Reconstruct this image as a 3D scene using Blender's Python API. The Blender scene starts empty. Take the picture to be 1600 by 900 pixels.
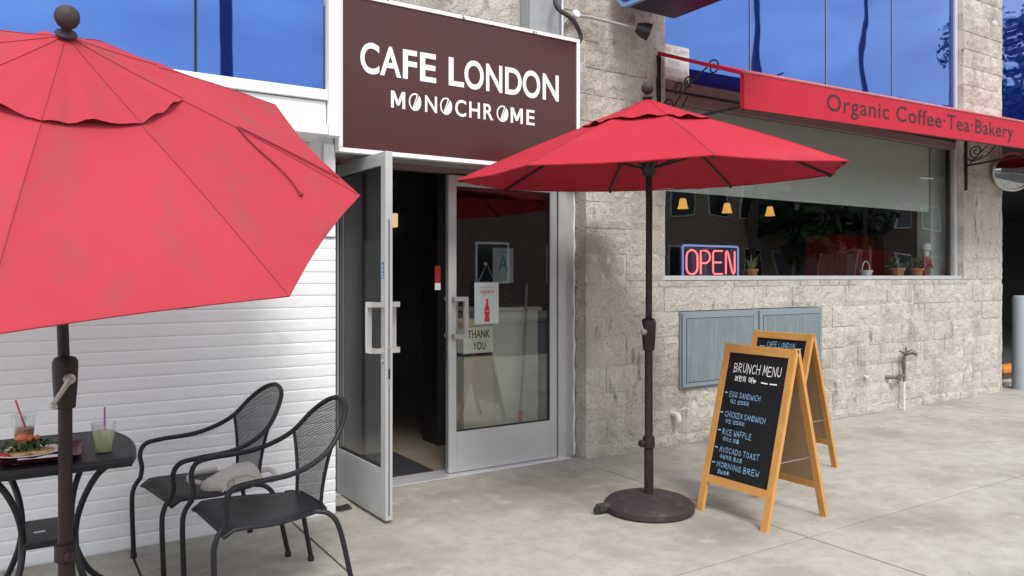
import bpy, bmesh, math, random
from math import sin, cos, pi, radians as R
from mathutils import Vector, Matrix
random.seed(7)
S = bpy.context.scene
COL = S.collection

# ---------------------------------------------------------------- camera
F, VH, CH = 1209.0, 431.0, 1.40            # focal length (px of 1600), horizon row, eye height
YAW = math.atan(778 / F)
cd = bpy.data.cameras.new('camera'); cam = bpy.data.objects.new('camera', cd); COL.objects.link(cam)
cd.sensor_width = 36; cd.lens = 36 * F / 1600; cd.shift_y = -(450 - VH) / 1600
cam.location = (0, 0, CH); cam.rotation_euler = (R(90), 0, -YAW)
cd.clip_start = .05; cd.clip_end = 2000
S.camera = cam
S.render.resolution_x, S.render.resolution_y = 1024, 576

# ---------------------------------------------------------------- sky, sun, exposure
SUN_EL, SUN_AZ = 50, 196                   # azimuth clockwise from +Y
W = bpy.data.worlds.new('World'); S.world = W; W.use_nodes = True
nt = W.node_tree; nt.nodes.clear()
def wn(t, **k):
    n = nt.nodes.new(t)
    for a, b in k.items(): setattr(n, a, b)
    return n
sky = wn('ShaderNodeTexSky', sky_type='NISHITA', sun_disc=False)
sky.sun_elevation = R(SUN_EL); sky.sun_rotation = R(SUN_AZ); sky.dust_density = 2.0
tc = wn('ShaderNodeTexCoord'); mp = wn('ShaderNodeMapping'); mp.inputs['Scale'].default_value = (1, 1, 2.2)
no = wn('ShaderNodeTexNoise'); no.inputs['Scale'].default_value = 2.2; no.inputs['Detail'].default_value = 7; no.inputs['Roughness'].default_value = .55
ra = wn('ShaderNodeValToRGB'); ra.color_ramp.elements[0].position = .30; ra.color_ramp.elements[1].position = .62
ra.color_ramp.elements[0].color = (.45, .45, .45, 1); ra.color_ramp.elements[1].color = (.97, .97, .97, 1)
no2 = wn('ShaderNodeTexNoise'); no2.inputs['Scale'].default_value = 3.5; no2.inputs['Detail'].default_value = 5
ra2 = wn('ShaderNodeValToRGB'); ra2.color_ramp.elements[0].position = .3; ra2.color_ramp.elements[1].position = .7
ra2.color_ramp.elements[0].color = (4.6, 5.0, 5.8, 1); ra2.color_ramp.elements[1].color = (11.5, 11.4, 11.3, 1)
mx = wn('ShaderNodeMix', data_type='RGBA'); bg = wn('ShaderNodeBackground'); wo = wn('ShaderNodeOutputWorld')
L = nt.links.new
L(tc.outputs['Generated'], mp.inputs['Vector']); L(mp.outputs[0], no.inputs['Vector']); L(mp.outputs[0], no2.inputs['Vector'])
L(no.outputs['Fac'], ra.inputs[0]); L(no2.outputs['Fac'], ra2.inputs[0])
L(ra.outputs[0], mx.inputs[0]); L(sky.outputs[0], mx.inputs[6]); L(ra2.outputs[0], mx.inputs[7])
L(mx.outputs[2], bg.inputs[0]); bg.inputs[1].default_value = 0.112; L(bg.outputs[0], wo.inputs[0])
sd = bpy.data.lights.new('sun', 'SUN'); sd.energy = 1.4; sd.angle = R(18); sd.color = (1, .96, .9)
sun = bpy.data.objects.new('sun', sd); COL.objects.link(sun)
sv = Vector((sin(R(SUN_AZ)) * cos(R(SUN_EL)), cos(R(SUN_AZ)) * cos(R(SUN_EL)), sin(R(SUN_EL))))
sun.rotation_euler = sv.to_track_quat('Z', 'Y').to_euler(); sun.location = sv * 30
S.view_settings.view_transform = 'Standard'; S.view_settings.look = 'None'
S.view_settings.exposure = 1.04; S.view_settings.gamma = 1; S.view_settings.use_curve_mapping = False
S.render.engine = 'CYCLES'
S.cycles.max_bounces = 8; S.cycles.transparent_max_bounces = 16

# ---------------------------------------------------------------- pixel -> place helpers
SN, CS = sin(YAW), cos(YAW)
def ray(u, v):
    a = (u - 800) / F; return Vector((SN + CS * a, CS - SN * a, (VH - v) / F))
def ony(u, v, Y): r = ray(u, v); return Vector((0, 0, CH)) + r * (Y / r.y)
def onz(u, v, z=0): r = ray(u, v); return Vector((0, 0, CH)) + r * ((z - CH) / r.z)
def px(u, Y): return ony(u, 400, Y).x

# ---------------------------------------------------------------- materials
MATS = {}
def mat(name, col, rough=.6, metal=0, var=0, vscale=8, bump=0, bscale=60, coat=0, spec=.5, stain=None, rnd=0, trans=0, detail=6, col2=None, stretch=None, bdist=.01):
    """Principled material; var = colour variation by noise, stain = (colour, scale, low, high), rnd = per-object tint, trans = cloth translucency."""
    m = bpy.data.materials.new(name); m.use_nodes = True; MATS[name] = m
    t = m.node_tree; p = t.nodes['Principled BSDF']; out = t.nodes['Material Output']
    p.inputs['Roughness'].default_value = rough; p.inputs['Metallic'].default_value = metal
    p.inputs['Specular IOR Level'].default_value = spec; p.inputs['Coat Weight'].default_value = coat
    p.inputs['Base Color'].default_value = (*col, 1)
    N = t.nodes.new; l = t.links.new
    g = N('ShaderNodeNewGeometry').outputs['Position']
    if stretch:
        mpn = N('ShaderNodeMapping'); mpn.inputs['Scale'].default_value = stretch; l(g, mpn.inputs[0])
    cur = None
    if var:
        n = N('ShaderNodeTexNoise'); n.inputs['Scale'].default_value = vscale; n.inputs['Detail'].default_value = detail; n.inputs['Roughness'].default_value = .65; l(g, n.inputs['Vector'])
        r = N('ShaderNodeValToRGB'); e = r.color_ramp.elements
        e[0].position = .28; e[1].position = .72
        c2 = col2 or tuple(min(1, c * (1 + var)) for c in col)
        e[0].color = (*[c * (1 - var) for c in col], 1); e[1].color = (*c2, 1); l(n.outputs['Fac'], r.inputs[0]); cur = r.outputs[0]
    if stain:
        for st in (stain if isinstance(stain, list) else [stain]):
            sc, ss, lo, hi = st[:4]
            n = N('ShaderNodeTexNoise'); n.inputs['Scale'].default_value = ss; n.inputs['Detail'].default_value = 8; n.inputs['Roughness'].default_value = .6
            if len(st) > 4:
                q = N('ShaderNodeMapping'); q.inputs['Scale'].default_value = st[4]; l(g, q.inputs[0]); l(q.outputs[0], n.inputs['Vector'])
            else: l(g, n.inputs['Vector'])
            r = N('ShaderNodeValToRGB'); r.color_ramp.elements[0].position = lo; r.color_ramp.elements[1].position = hi; l(n.outputs['Fac'], r.inputs[0])
            x = N('ShaderNodeMix'); x.data_type = 'RGBA'; l(r.outputs[0], x.inputs[0])
            if cur: l(cur, x.inputs[6])
            else: x.inputs[6].default_value = (*col, 1)
            x.inputs[7].default_value = (*sc, 1); cur = x.outputs[2]
    if rnd:
        oi = N('ShaderNodeObjectInfo'); mr = N('ShaderNodeMapRange'); mr.inputs[3].default_value = 1 - rnd; mr.inputs[4].default_value = 1 + rnd
        l(oi.outputs['Random'], mr.inputs[0]); x = N('ShaderNodeMix'); x.data_type = 'RGBA'; x.blend_type = 'MULTIPLY'; x.inputs[0].default_value = 1
        if cur: l(cur, x.inputs[6])
        else: x.inputs[6].default_value = (*col, 1)
        l(mr.outputs[0], x.inputs[7]); cur = x.outputs[2]
    if cur: l(cur, p.inputs['Base Color'])
    if bump:
        n = N('ShaderNodeTexNoise'); n.inputs['Scale'].default_value = bscale; n.inputs['Detail'].default_value = 6; n.inputs['Roughness'].default_value = .7
        l(mpn.outputs[0] if stretch else g, n.inputs['Vector'])
        b = N('ShaderNodeBump'); b.inputs['Strength'].default_value = min(1, bump); b.inputs['Distance'].default_value = bdist; l(n.outputs['Fac'], b.inputs['Height']); l(b.outputs[0], p.inputs['Normal'])
    if trans:
        tr = N('ShaderNodeBsdfTranslucent'); x = N('ShaderNodeMixShader'); x.inputs[0].default_value = trans
        if cur: l(cur, tr.inputs[0])
        else: tr.inputs[0].default_value = (*col, 1)
        l(p.outputs[0], x.inputs[1]); l(tr.outputs[0], x.inputs[2]); l(x.outputs[0], out.inputs[0])
    return m
def emat(name, col, st):
    m = mat(name, col, .4); p = m.node_tree.nodes['Principled BSDF']
    p.inputs['Emission Color'].default_value = (*col, 1); p.inputs['Emission Strength'].default_value = st; return m
def glassmat(name, tint, base=.05, rough=0.0, wav=0):
    m = bpy.data.materials.new(name); m.use_nodes = True; t = m.node_tree; t.nodes.clear(); N = t.nodes.new; l = t.links.new
    o = N('ShaderNodeOutputMaterial'); tr = N('ShaderNodeBsdfTransparent'); tr.inputs[0].default_value = (*tint, 1)
    gl = N('ShaderNodeBsdfGlossy'); gl.inputs['Roughness'].default_value = rough; gl.inputs[0].default_value = (.95, .97, 1, 1)
    lw = N('ShaderNodeLayerWeight'); lw.inputs[0].default_value = .5
    pw = N('ShaderNodeMath'); pw.operation = 'POWER'; pw.inputs[1].default_value = 5.0; l(lw.outputs['Facing'], pw.inputs[0])
    mr = N('ShaderNodeMapRange'); mr.inputs[3].default_value = base; mr.inputs[4].default_value = 1.0; l(pw.outputs[0], mr.inputs[0])
    if wav:
        g = N('ShaderNodeNewGeometry'); n = N('ShaderNodeTexNoise'); n.inputs['Scale'].default_value = 1.3; n.inputs['Detail'].default_value = 1; l(g.outputs['Position'], n.inputs['Vector'])
        b = N('ShaderNodeBump'); b.inputs['Strength'].default_value = 1; b.inputs['Distance'].default_value = wav; l(n.outputs['Fac'], b.inputs['Height']); l(b.outputs[0], gl.inputs['Normal'])
    x = N('ShaderNodeMixShader'); l(mr.outputs[0], x.inputs[0]); l(tr.outputs[0], x.inputs[1]); l(gl.outputs[0], x.inputs[2]); l(x.outputs[0], o.inputs[0]); MATS[name] = m
    return m

mat('concrete', (.375, .358, .315), .85, var=.17, vscale=9, detail=10, bump=.35, bscale=140, rnd=.03, spec=.3,
    stain=[((.225, .21, .18), 1.1, .45, .70), ((.43, .418, .385), 6.0, .56, .76), ((.26, .245, .215), 4.5, .58, .74), ((.14, .13, .115), 17, .672, .72), ((.12, .115, .105), 34, .71, .74)])
mat('joint', (.09, .085, .075), .95)
mat('block', (.565, .53, .47), .95, var=.15, vscale=30, bump=1, bscale=48, bdist=.022, rnd=.05, spec=.15,
    stain=[((.34, .31, .27), 2.4, .50, .75, (1, 1, .45)), ((.66, .635, .58), 4.0, .56, .74, (1, 1, .6)), ((.15, .135, .12), 62, .60, .68), ((.22, .20, .175), 9, .60, .72, (1, 1, .35))])
mat('mortar', (.57, .54, .485), .95, var=.15, vscale=20, bump=.6, bscale=90, spec=.15)
mat('white_brick', (.84, .86, .88), .5, var=.035, vscale=3, bump=.28, bscale=45, rnd=.006, spec=.35,
    stain=[((.60, .615, .63), 2.5, .60, .80), ((.30, .30, .31), 26, .735, .76)])
mat('white_mortar', (.80, .81, .815), .6, bump=.3, bscale=40)
mat('white_metal', (.80, .81, .82), .45, var=.03, vscale=5, spec=.4, stain=((.5, .5, .5), 9, .68, .8))
mat('white_flake', (.78, .78, .77), .5, stain=((.12, .11, .10), 26, .60, .66, (1, 1, 1)))
mat('stucco', (.60, .605, .60), .8, var=.06, vscale=6, bump=.2, bscale=80)
mat('aluminium', (.50, .51, .515), .42, metal=.35, var=.05, vscale=7, stretch=(6, 6, 120), bump=.04, bscale=8)
mat('bright_aluminium', (.66, .67, .69), .35, metal=.4, var=.04, vscale=9)
mat('handle_metal', (.58, .57, .56), .3, metal=.6)
mat('crank_metal', (.40, .37, .34), .35, metal=.6); mat('steel', (.55, .53, .50), .3, metal=.9)
mat('rubber', (.02, .02, .02), .7)
mat('dark_gap', (.012, .012, .013), .8)
mat('sign_brown', (.060, .017, .016), .24, coat=0, spec=.38, var=.05, vscale=3)
mat('letter_white', (.82, .82, .81), .5)
mat('cloth_red', (.385, .026, .042), .92, var=.06, vscale=2.5, bump=.12, bscale=500, spec=.1, trans=.05,
    stain=((.40, .055, .065), 2.6, .58, .86))
mat('cloth_red_faded', (.395, .045, .063), .92, var=.06, vscale=2.0, bump=.12, bscale=500, spec=.1, trans=.05,
    stain=((.25, .072, .066), 3.4, .50, .78, (1.6, 1.2, .7)))
mat('stitch', (.27, .025, .037), .9)
mat('awning_red', (.43, .009, .030), .62, var=.03, vscale=3, spec=.3, bump=.06, bscale=300)
mat('awning_edge', (.50, .13, .14), .6, var=.15, vscale=10)  # paler than the valance: sky light on the front tube put into the colour
mat('awning_text', (.03, .008, .012), .7)
mat('pole_brown', (.026, .0145, .0145), .5, var=.2, vscale=30, bump=.05, bscale=200, spec=.3)
mat('base_brown', (.042, .031, .032), .6, var=.2, vscale=12, bump=.15, bscale=90, spec=.3, stain=((.11, .10, .095), 9, .55, .8))
mat('rib_dark', (.018, .015, .016), .5)
mat('chair_metal', (.015, .0145, .019), .45, var=.15, vscale=30, spec=.3)
mat('iron', (.012, .011, .013), .5)
mat('wood', (.54, .275, .08), .5, var=.12, vscale=9, stretch=(30, 30, 3), bump=.10, bscale=6, spec=.35, stain=((.40, .175, .04), 7, .55, .8, (5, 5, .6)))
mat('chalkboard', (.011, .012, .014), .38, spec=.35)
mat('hardboard', (.34, .225, .125), .8, var=.06, vscale=14)
mat('chalk_white', (.85, .85, .83), .9); mat('chalk_blue', (.27, .50, .72), .9)
mat('cabinet_grey', (.155, .195, .215), .5, var=.10, vscale=4, bump=.05, bscale=20, stain=((.26, .30, .30), 7, .5, .8, (5, 5, .35)))
mat('cabinet_frame', (.20, .245, .275), .5, var=.06, vscale=6)
mat('pvc', (.66, .65, .61), .5)
mat('brass', (.16, .15, .11), .5, metal=.5, var=.4, vscale=60)
mat('bollard_grey', (.36, .40, .44), .45, var=.04, vscale=3)
mat('spandrel', (.22, .15, .15), .7, var=.08, vscale=6)
mat('paper', (.72, .72, .71), .7); mat('notice_paper', (.66, .64, .64), .7); mat('notice_ink', (.40, .37, .37), .8)
mat('ink', (.012, .012, .014), .7); mat('ink_red', (.58, .02, .03), .6); mat('ink_teal', (.03, .13, .17), .6)
mat('card_pale', (.52, .62, .62), .6); mat('grade_card', (.20, .235, .24), .6)
mat('cream', (.78, .78, .66), .5, var=.03); mat('cream_dark', (.56, .50, .37), .55)
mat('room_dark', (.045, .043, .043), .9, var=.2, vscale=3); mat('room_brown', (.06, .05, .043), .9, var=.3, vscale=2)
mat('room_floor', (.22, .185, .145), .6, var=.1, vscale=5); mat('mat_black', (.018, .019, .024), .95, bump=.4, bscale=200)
mat('blind', (.62, .67, .64), .8, var=.02, vscale=4, trans=.15)
mat('column_white', (.60, .66, .63), .7)
mat('red_lacquer', (.32, .012, .014), .35, var=.15, vscale=4)
mat('terracotta', (.45, .17, .07), .8, var=.1, vscale=20)
mat('leaf', (.045, .085, .03), .6, var=.35, vscale=30, rnd=.2); mat('leaf_light', (.14, .20, .08), .6, var=.25, vscale=30)
mat('white_china', (.7, .7, .68), .3)
mat('sign_blue', (.012, .018, .16), .35); mat('sign_blue_edge', (.17, .36, .62), .4); mat('sign_navy', (.018, .012, .055), .5)
mat('lamp_dark', (.020, .016, .016), .5); mat('conduit_grey', (.22, .22, .22), .45, metal=.3, var=.1); mat('box_grey', (.30, .32, .33), .6, var=.1, vscale=9, stain=((.12, .12, .12), 7, .6, .75, (4, 4, .6)))
mat('mirror_face', (.35, .37, .38), .06, metal=1)
mat('bag_cloth', (.50, .475, .44), .9, var=.1, vscale=20, bump=.5, bscale=120)
mat('tray', (.085, .012, .022), .45); mat('bread', (.66, .46, .24), .85, var=.15, vscale=40, bump=.3, bscale=120)
mat('salmon', (.62, .17, .085), .5, var=.3, vscale=60); mat('lettuce', (.045, .095, .02), .5, var=.5, vscale=70); mat('tomato', (.5, .03, .02), .35)
mat('coffee', (.50, .29, .17), .4); mat('limeade', (.52, .54, .29), .35, var=.05, vscale=30); mat('straw_red', (.60, .03, .08), .4); mat('straw_purple', (.30, .12, .40), .4)
mat('asphalt', (.05, .05, .052), .9, var=.15, vscale=3, bump=.3, bscale=80); mat('kerb_concrete', (.34, .33, .30), .9, var=.1)
mat('plaster_tan', (.42, .34, .25), .85, var=.06, vscale=1); mat('dark_brick', (.13, .085, .065), .9, var=.15, vscale=2); mat('roof_dark', (.10, .08, .075), .8); mat('pane_dark', (.03, .035, .04), .1)
mat('bark', (.09, .065, .045), .9, var=.3, vscale=8); mat('timber_pole', (.11, .085, .065), .9)
mat('garage_dark', (.03, .028, .03), .9); mat('orange_paint', (.60, .22, .04), .6, var=.1); mat('copper_wire', (.03, .03, .03), .5)
mat('sticker_blue', (.05, .18, .38), .5); mat('sticker_red', (.42, .02, .03), .5)
emat('lamp_glow', (1, .50, .11), .42); emat('neon_pink', (1, .19, .20), .60); emat('neon_blue', (.22, .30, .68), .30); emat('sconce_glow', (1, .74, .40), .35)
glassmat('clear_glass', (.93, .95, .94), .04, wav=.004); glassmat('door_glass', (.93, .955, .95), .07); glassmat('cup_plastic', (.93, .94, .94), .06, rough=.08)
def mirror_glass():
    m = bpy.data.materials.new('blue_mirror'); m.use_nodes = True; t = m.node_tree; p = t.nodes['Principled BSDF']
    p.inputs['Base Color'].default_value = (.075, .150, .35, 1); p.inputs['Metallic'].default_value = 1; p.inputs['Roughness'].default_value = .015
    g = t.nodes.new('ShaderNodeNewGeometry'); n = t.nodes.new('ShaderNodeTexNoise'); n.inputs['Scale'].default_value = 1.1; n.inputs['Detail'].default_value = 1.5
    t.links.new(g.outputs['Position'], n.inputs['Vector']); b = t.nodes.new('ShaderNodeBump'); b.inputs['Strength'].default_value = 1; b.inputs['Distance'].default_value = .005
    t.links.new(n.outputs['Fac'], b.inputs['Height']); t.links.new(b.outputs[0], p.inputs['Normal']); MATS['blue_mirror'] = m
    df_ = t.nodes.new('ShaderNodeBsdfDiffuse'); df_.inputs[0].default_value = (.010, .035, .42, 1); x = t.nodes.new('ShaderNodeMixShader'); x.inputs[0].default_value = .18
    t.links.new(p.outputs[0], x.inputs[1]); t.links.new(df_.outputs[0], x.inputs[2]); t.links.new(x.outputs[0], t.nodes['Material Output'].inputs[0])
mirror_glass()
def mesh_metal():
    m = bpy.data.materials.new('chair_mesh'); m.use_nodes = True; t = m.node_tree; N = t.nodes.new; l = t.links.new
    p = t.nodes['Principled BSDF']; p.inputs['Base Color'].default_value = (.013, .0125, .017, 1); p.inputs['Roughness'].default_value = .45
    uv = N('ShaderNodeUVMap'); sep = N('ShaderNodeSeparateXYZ'); l(uv.outputs[0], sep.inputs[0])
    def sn(o, k):
        a = N('ShaderNodeMath'); a.operation = 'MULTIPLY'; a.inputs[1].default_value = k; l(o, a.inputs[0])
        s = N('ShaderNodeMath'); s.operation = 'SINE'; l(a.outputs[0], s.inputs[0]); return s.outputs[0]
    a = N('ShaderNodeMath'); a.operation = 'MULTIPLY'; l(sn(sep.outputs[0], 2 * pi / .016), a.inputs[0]); l(sn(sep.outputs[1], 2 * pi / .012), a.inputs[1])
    ab = N('ShaderNodeMath'); ab.operation = 'ABSOLUTE'; l(a.outputs[0], ab.inputs[0])
    gt = N('ShaderNodeMath'); gt.operation = 'GREATER_THAN'; gt.inputs[1].default_value = .66; l(ab.outputs[0], gt.inputs[0])
    tr = N('ShaderNodeBsdfTransparent'); x = N('ShaderNodeMixShader'); l(gt.outputs[0], x.inputs[0]); l(p.outputs[0], x.inputs[1]); l(tr.outputs[0], x.inputs[2])
    l(x.outputs[0], t.nodes['Material Output'].inputs[0]); MATS['chair_mesh'] = m
mesh_metal()

# ---------------------------------------------------------------- mesh builder
class MB:
    def __init__(s): s.v = []; s.f = []; s.uv = {}
    def add(s, vs, fs):
        o = len(s.v); s.v += [Vector(a) for a in vs]; s.f += [tuple(i + o for i in f) for f in fs]; return s
    def box(s, a, b, bev=0):
        x0, y0, z0 = [min(p, q) for p, q in zip(a, b)]; x1, y1, z1 = [max(p, q) for p, q in zip(a, b)]
        if not bev:
            return s.add([(x0, y0, z0), (x1, y0, z0), (x1, y1, z0), (x0, y1, z0), (x0, y0, z1), (x1, y0, z1), (x1, y1, z1), (x0, y1, z1)],
                         [(0, 3, 2, 1), (4, 5, 6, 7), (0, 1, 5, 4), (1, 2, 6, 5), (2, 3, 7, 6), (3, 0, 4, 7)])
        bm = bmesh.new(); bmesh.ops.create_cube(bm, size=1)
        for v in bm.verts: v.co = Vector(((x0 + x1) / 2 + v.co.x * (x1 - x0), (y0 + y1) / 2 + v.co.y * (y1 - y0), (z0 + z1) / 2 + v.co.z * (z1 - z0)))
        bmesh.ops.bevel(bm, geom=bm.edges[:], offset=bev, segments=2, profile=.5, affect='EDGES')
        s.add([v.co.copy() for v in bm.verts], [[v.index for v in f.verts] for f in bm.faces]); bm.free(); return s
    def tube(s, pts, r, n=10, caps=True, closed=False):
        pts = [Vector(p) for p in pts]; m = len(pts); rs = r if isinstance(r, (list, tuple)) else [r] * m
        T = []
        for i in range(m):
            a = pts[(i - 1) % m] if (closed or i > 0) else pts[i]; b = pts[(i + 1) % m] if (closed or i < m - 1) else pts[i]
            T.append((b - a).normalized())
        up = Vector((0, 0, 1)) if abs(T[0].z) < .9 else Vector((1, 0, 0))
        nrm = (up - T[0] * up.dot(T[0])).normalized(); o = len(s.v)
        for i in range(m):
            nrm = (nrm - T[i] * nrm.dot(T[i])).normalized(); bi = T[i].cross(nrm)
            for k in range(n):
                a = 2 * pi * k / n; s.v.append(pts[i] + (nrm * cos(a) + bi * sin(a)) * rs[i])
        for i in range(m - 1 if not closed else m):
            for k in range(n):
                j = (i + 1) % m
                s.f.append((o + i * n + k, o + i * n + (k + 1) % n, o + j * n + (k + 1) % n, o + j * n + k))
        if caps and not closed:
            s.f.append(tuple(o + k for k in range(n))[::-1]); s.f.append(tuple(o + (m - 1) * n + k for k in range(n)))
        return s
    def lathe(s, prof, c=(0, 0, 0), n=32, axis=None):
        """prof = [(radius, height)], spun about axis through c (default z)."""
        c = Vector(c); o = len(s.v); M = Matrix.Identity(3) if axis is None else Vector(axis).to_track_quat('Z', 'Y').to_matrix()
        for r, h in prof:
            for k in range(n): a = 2 * pi * k / n; s.v.append(c + M @ Vector((r * cos(a), r * sin(a), h)))
        for i in range(len(prof) - 1):
            for k in range(n): s.f.append((o + i * n + k, o + i * n + (k + 1) % n, o + (i + 1) * n + (k + 1) % n, o + (i + 1) * n + k))
        s.f.append(tuple(o + k for k in range(n))[::-1]); s.f.append(tuple(o + (len(prof) - 1) * n + k for k in range(n))); return s
    def prism(s, poly, fn, d0, d1):
        """extrude a 2-D polygon; fn(a, b, d) -> point."""
        n = len(poly)
        return s.add([fn(a, b, d0) for a, b in poly] + [fn(a, b, d1) for a, b in poly],
                     [tuple(range(n))[::-1], tuple(range(n, 2 * n))] + [(k, (k + 1) % n, n + (k + 1) % n, n + k) for k in range(n)])
    def grid(s, fn, nu, nv, uvs=None):
        o = len(s.v)
        for j in range(nv + 1):
            for i in range(nu + 1):
                s.v.append(Vector(fn(i / nu, j / nv)))
                if uvs: s.uv[len(s.v) - 1] = uvs(i / nu, j / nv)
        for j in range(nv):
            for i in range(nu):
                a = o + j * (nu + 1) + i; s.f.append((a, a + 1, a + nu + 2, a + nu + 1))
        return s
    def mesh(s, name, m, smooth=False):
        me = bpy.data.meshes.new(name); me.from_pydata([tuple(v) for v in s.v], [], s.f)
        me.materials.append(MATS[m])
        bm = bmesh.new(); bm.from_mesh(me)
        if not s.uv: bmesh.ops.recalc_face_normals(bm, faces=bm.faces)
        bm.to_mesh(me); bm.free()
        if s.uv:
            ul = me.uv_layers.new(name='UVMap')
            for lp in me.loops: ul.data[lp.index].uv = s.uv.get(lp.vertex_index, (0, 0))
        if smooth:
            for p in me.polygons: p.use_smooth = True
            me.set_sharp_from_angle(angle=R(smooth if smooth is not True else 40))
        me.update(); return me
    def build(s, name, m, parent=None, smooth=False, **tags):
        return link(name, s.mesh(name, m, smooth), parent, **tags)
def link(name, me, parent=None, **tags):
    o = bpy.data.objects.new(name, me); COL.objects.link(o); o.parent = parent
    for k, v in tags.items(): o[k] = v
    return o
def thing(name, label, category, loc=(0, 0, 0), rz=0, group=None):
    o = bpy.data.objects.new(name, None); COL.objects.link(o); o.location = loc; o.rotation_euler = (0, 0, rz); o.empty_display_size = .1
    o['label'] = label; o['category'] = category
    if group: o['group'] = group
    return o
def rel(o, p):                     # world point -> local of an unrotated thing
    return Vector(p) - o.location
def bez(P, n=12):
    """Catmull-Rom through P."""
    P = [Vector(p) for p in P]; Q = [P[0] * 2 - P[1]] + P + [P[-1] * 2 - P[-2]]; out = []
    for i in range(1, len(Q) - 2):
        a, b, c, d = Q[i - 1:i + 3]
        for k in range(n):
            t = k / n; out.append(.5 * ((2 * b) + (c - a) * t + (2 * a - 5 * b + 4 * c - d) * t * t + (3 * b - a - 3 * c + d) * t ** 3))
    out.append(P[-1]); return out
def text_mb(body, bold=0, space=1.0):
    c = bpy.data.curves.new('t', 'FONT'); c.body = body; c.offset = bold; c.space_character = space; c.extrude = 0; c.resolution_u = 6
    o = bpy.data.objects.new('t', c); COL.objects.link(o)
    dg = bpy.context.evaluated_depsgraph_get(); me = bpy.data.meshes.new_from_object(o.evaluated_get(dg))
    vs = [v.co.copy() for v in me.vertices]; fs = [tuple(p.vertices) for p in me.polygons]
    bpy.data.objects.remove(o); bpy.data.curves.remove(c); bpy.data.meshes.remove(me)
    return vs, fs
def put_text(mb, body, fn, x0, x1, z0, z1, bold=0, space=1.0, keep=False):
    """fit the text into the box (x0..x1, z0..z1); fn(x, z) -> point. z1 None keeps its own proportions."""
    vs, fs = text_mb(body, bold, space)
    ax, bx = min(v.x for v in vs), max(v.x for v in vs); ay, by = min(v.y for v in vs), max(v.y for v in vs)
    sx = (x1 - x0) / (bx - ax); sy = sx if z1 is None else (z1 - z0) / (by - ay)
    mb.add([fn(x0 + (v.x - ax) * sx, z0 + ((v.y - ay) if z1 is not None else v.y) * sy) for v in vs], fs)

# ================================================================ THE SETTING
MB().box((-150, -160, -.60), (220, 160, -.35)).build('ground', 'asphalt', kind='structure', label='dark ground under the street and the buildings')
MB().box((-80, -12, -.30), (140, -1.78, -.13)).build('road', 'asphalt', kind='structure', label='asphalt road in front of the cafe pavement')
for y0, y1, nm in ((-1.78, -1.62, 'kerb'), (-12.16, -12.0, 'kerb')):
    MB().box((-80, y0, -.32), (140, y1, .0), .02).build(nm, 'kerb_concrete', kind='structure', label='concrete kerb along the road edge')
MB().box((-80, -16, -.32), (140, -12.165, -.005)).build('far_pavement', 'kerb_concrete', kind='structure', label='concrete pavement across the road')
sw = MB().box((-14, -1.61, -.30), (24, 5.2, -.030)).build('sidewalk', 'joint', kind='structure', label='grey concrete sidewalk in front of the cafe')
XL1 = [-14, -9.5, -5, -.9, .5, 1.33, 3.58, 8.3, 13, 18, 24]; XL2 = [-14, -9.5, -5, -.9, 1.33, 3.58, 8.3, 13, 18, 24]
for (ya, yb, xl) in ((2.63, 5.2, XL1), (.45, 2.63, XL2), (-1.61, .45, XL2)):
    for a, b in zip(xl[:-1], xl[1:]):
        MB().box((a + .006, ya + .006, -.029), (b - .006, yb - .006, random.uniform(-.001, .001)), .003).build('slab', 'concrete', sw)
# entry ramp: a low concrete wedge in front of the threshold
e = MB(); e.add([(1.605, 4.47, .002), (3.64, 4.47, .002), (3.64, 4.70, .018), (1.605, 4.70, .018), (1.605, 4.70, -.01), (3.64, 4.70, -.01), (1.605, 4.47, -.01), (3.64, 4.47, -.01)],
             [(0, 1, 2, 3), (3, 2, 5, 4), (0, 6, 7, 1), (0, 3, 4, 6), (1, 7, 5, 2), (6, 4, 5, 7)])
e.build('entry_ramp', 'concrete', kind='structure', label='low concrete ramp in front of the door threshold')

# the room behind the glass
MB().box((.3, 4.90, -.02), (10.9, 11, .016)).build('cafe_floor', 'room_floor', kind='structure', label='tan floor inside the cafe')
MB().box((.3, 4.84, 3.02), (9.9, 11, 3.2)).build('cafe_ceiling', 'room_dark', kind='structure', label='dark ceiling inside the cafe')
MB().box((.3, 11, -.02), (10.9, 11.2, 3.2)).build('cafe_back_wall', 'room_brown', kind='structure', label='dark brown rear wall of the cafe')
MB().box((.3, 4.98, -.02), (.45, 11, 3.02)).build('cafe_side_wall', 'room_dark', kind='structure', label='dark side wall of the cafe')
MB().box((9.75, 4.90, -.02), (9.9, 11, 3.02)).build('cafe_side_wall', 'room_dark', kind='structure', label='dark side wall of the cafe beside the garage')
# garage passage at the end of the facade
MB().box((10.3, 11.5, -.1), (60, 11.7, 3.6)).build('garage_back_wall', 'garage_dark', kind='structure', label='dark rear wall of the garage')
MB().box((10.0, 4.72, 3.0), (60, 11.5, 3.25)).build('garage_ceiling', 'garage_dark', kind='structure', label='dark ceiling of the garage')
MB().box((10.9, 5.2, -.1), (60, 11.5, -.004)).build('garage_floor', 'asphalt', kind='structure', label='dark garage floor')
MB().box((11.75, 5.42, -.003), (13.4, 5.62, .12), .04).build('speed_bump', 'orange_paint', label='orange painted hump on the garage floor behind the bollard', category='speed bump')

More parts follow.
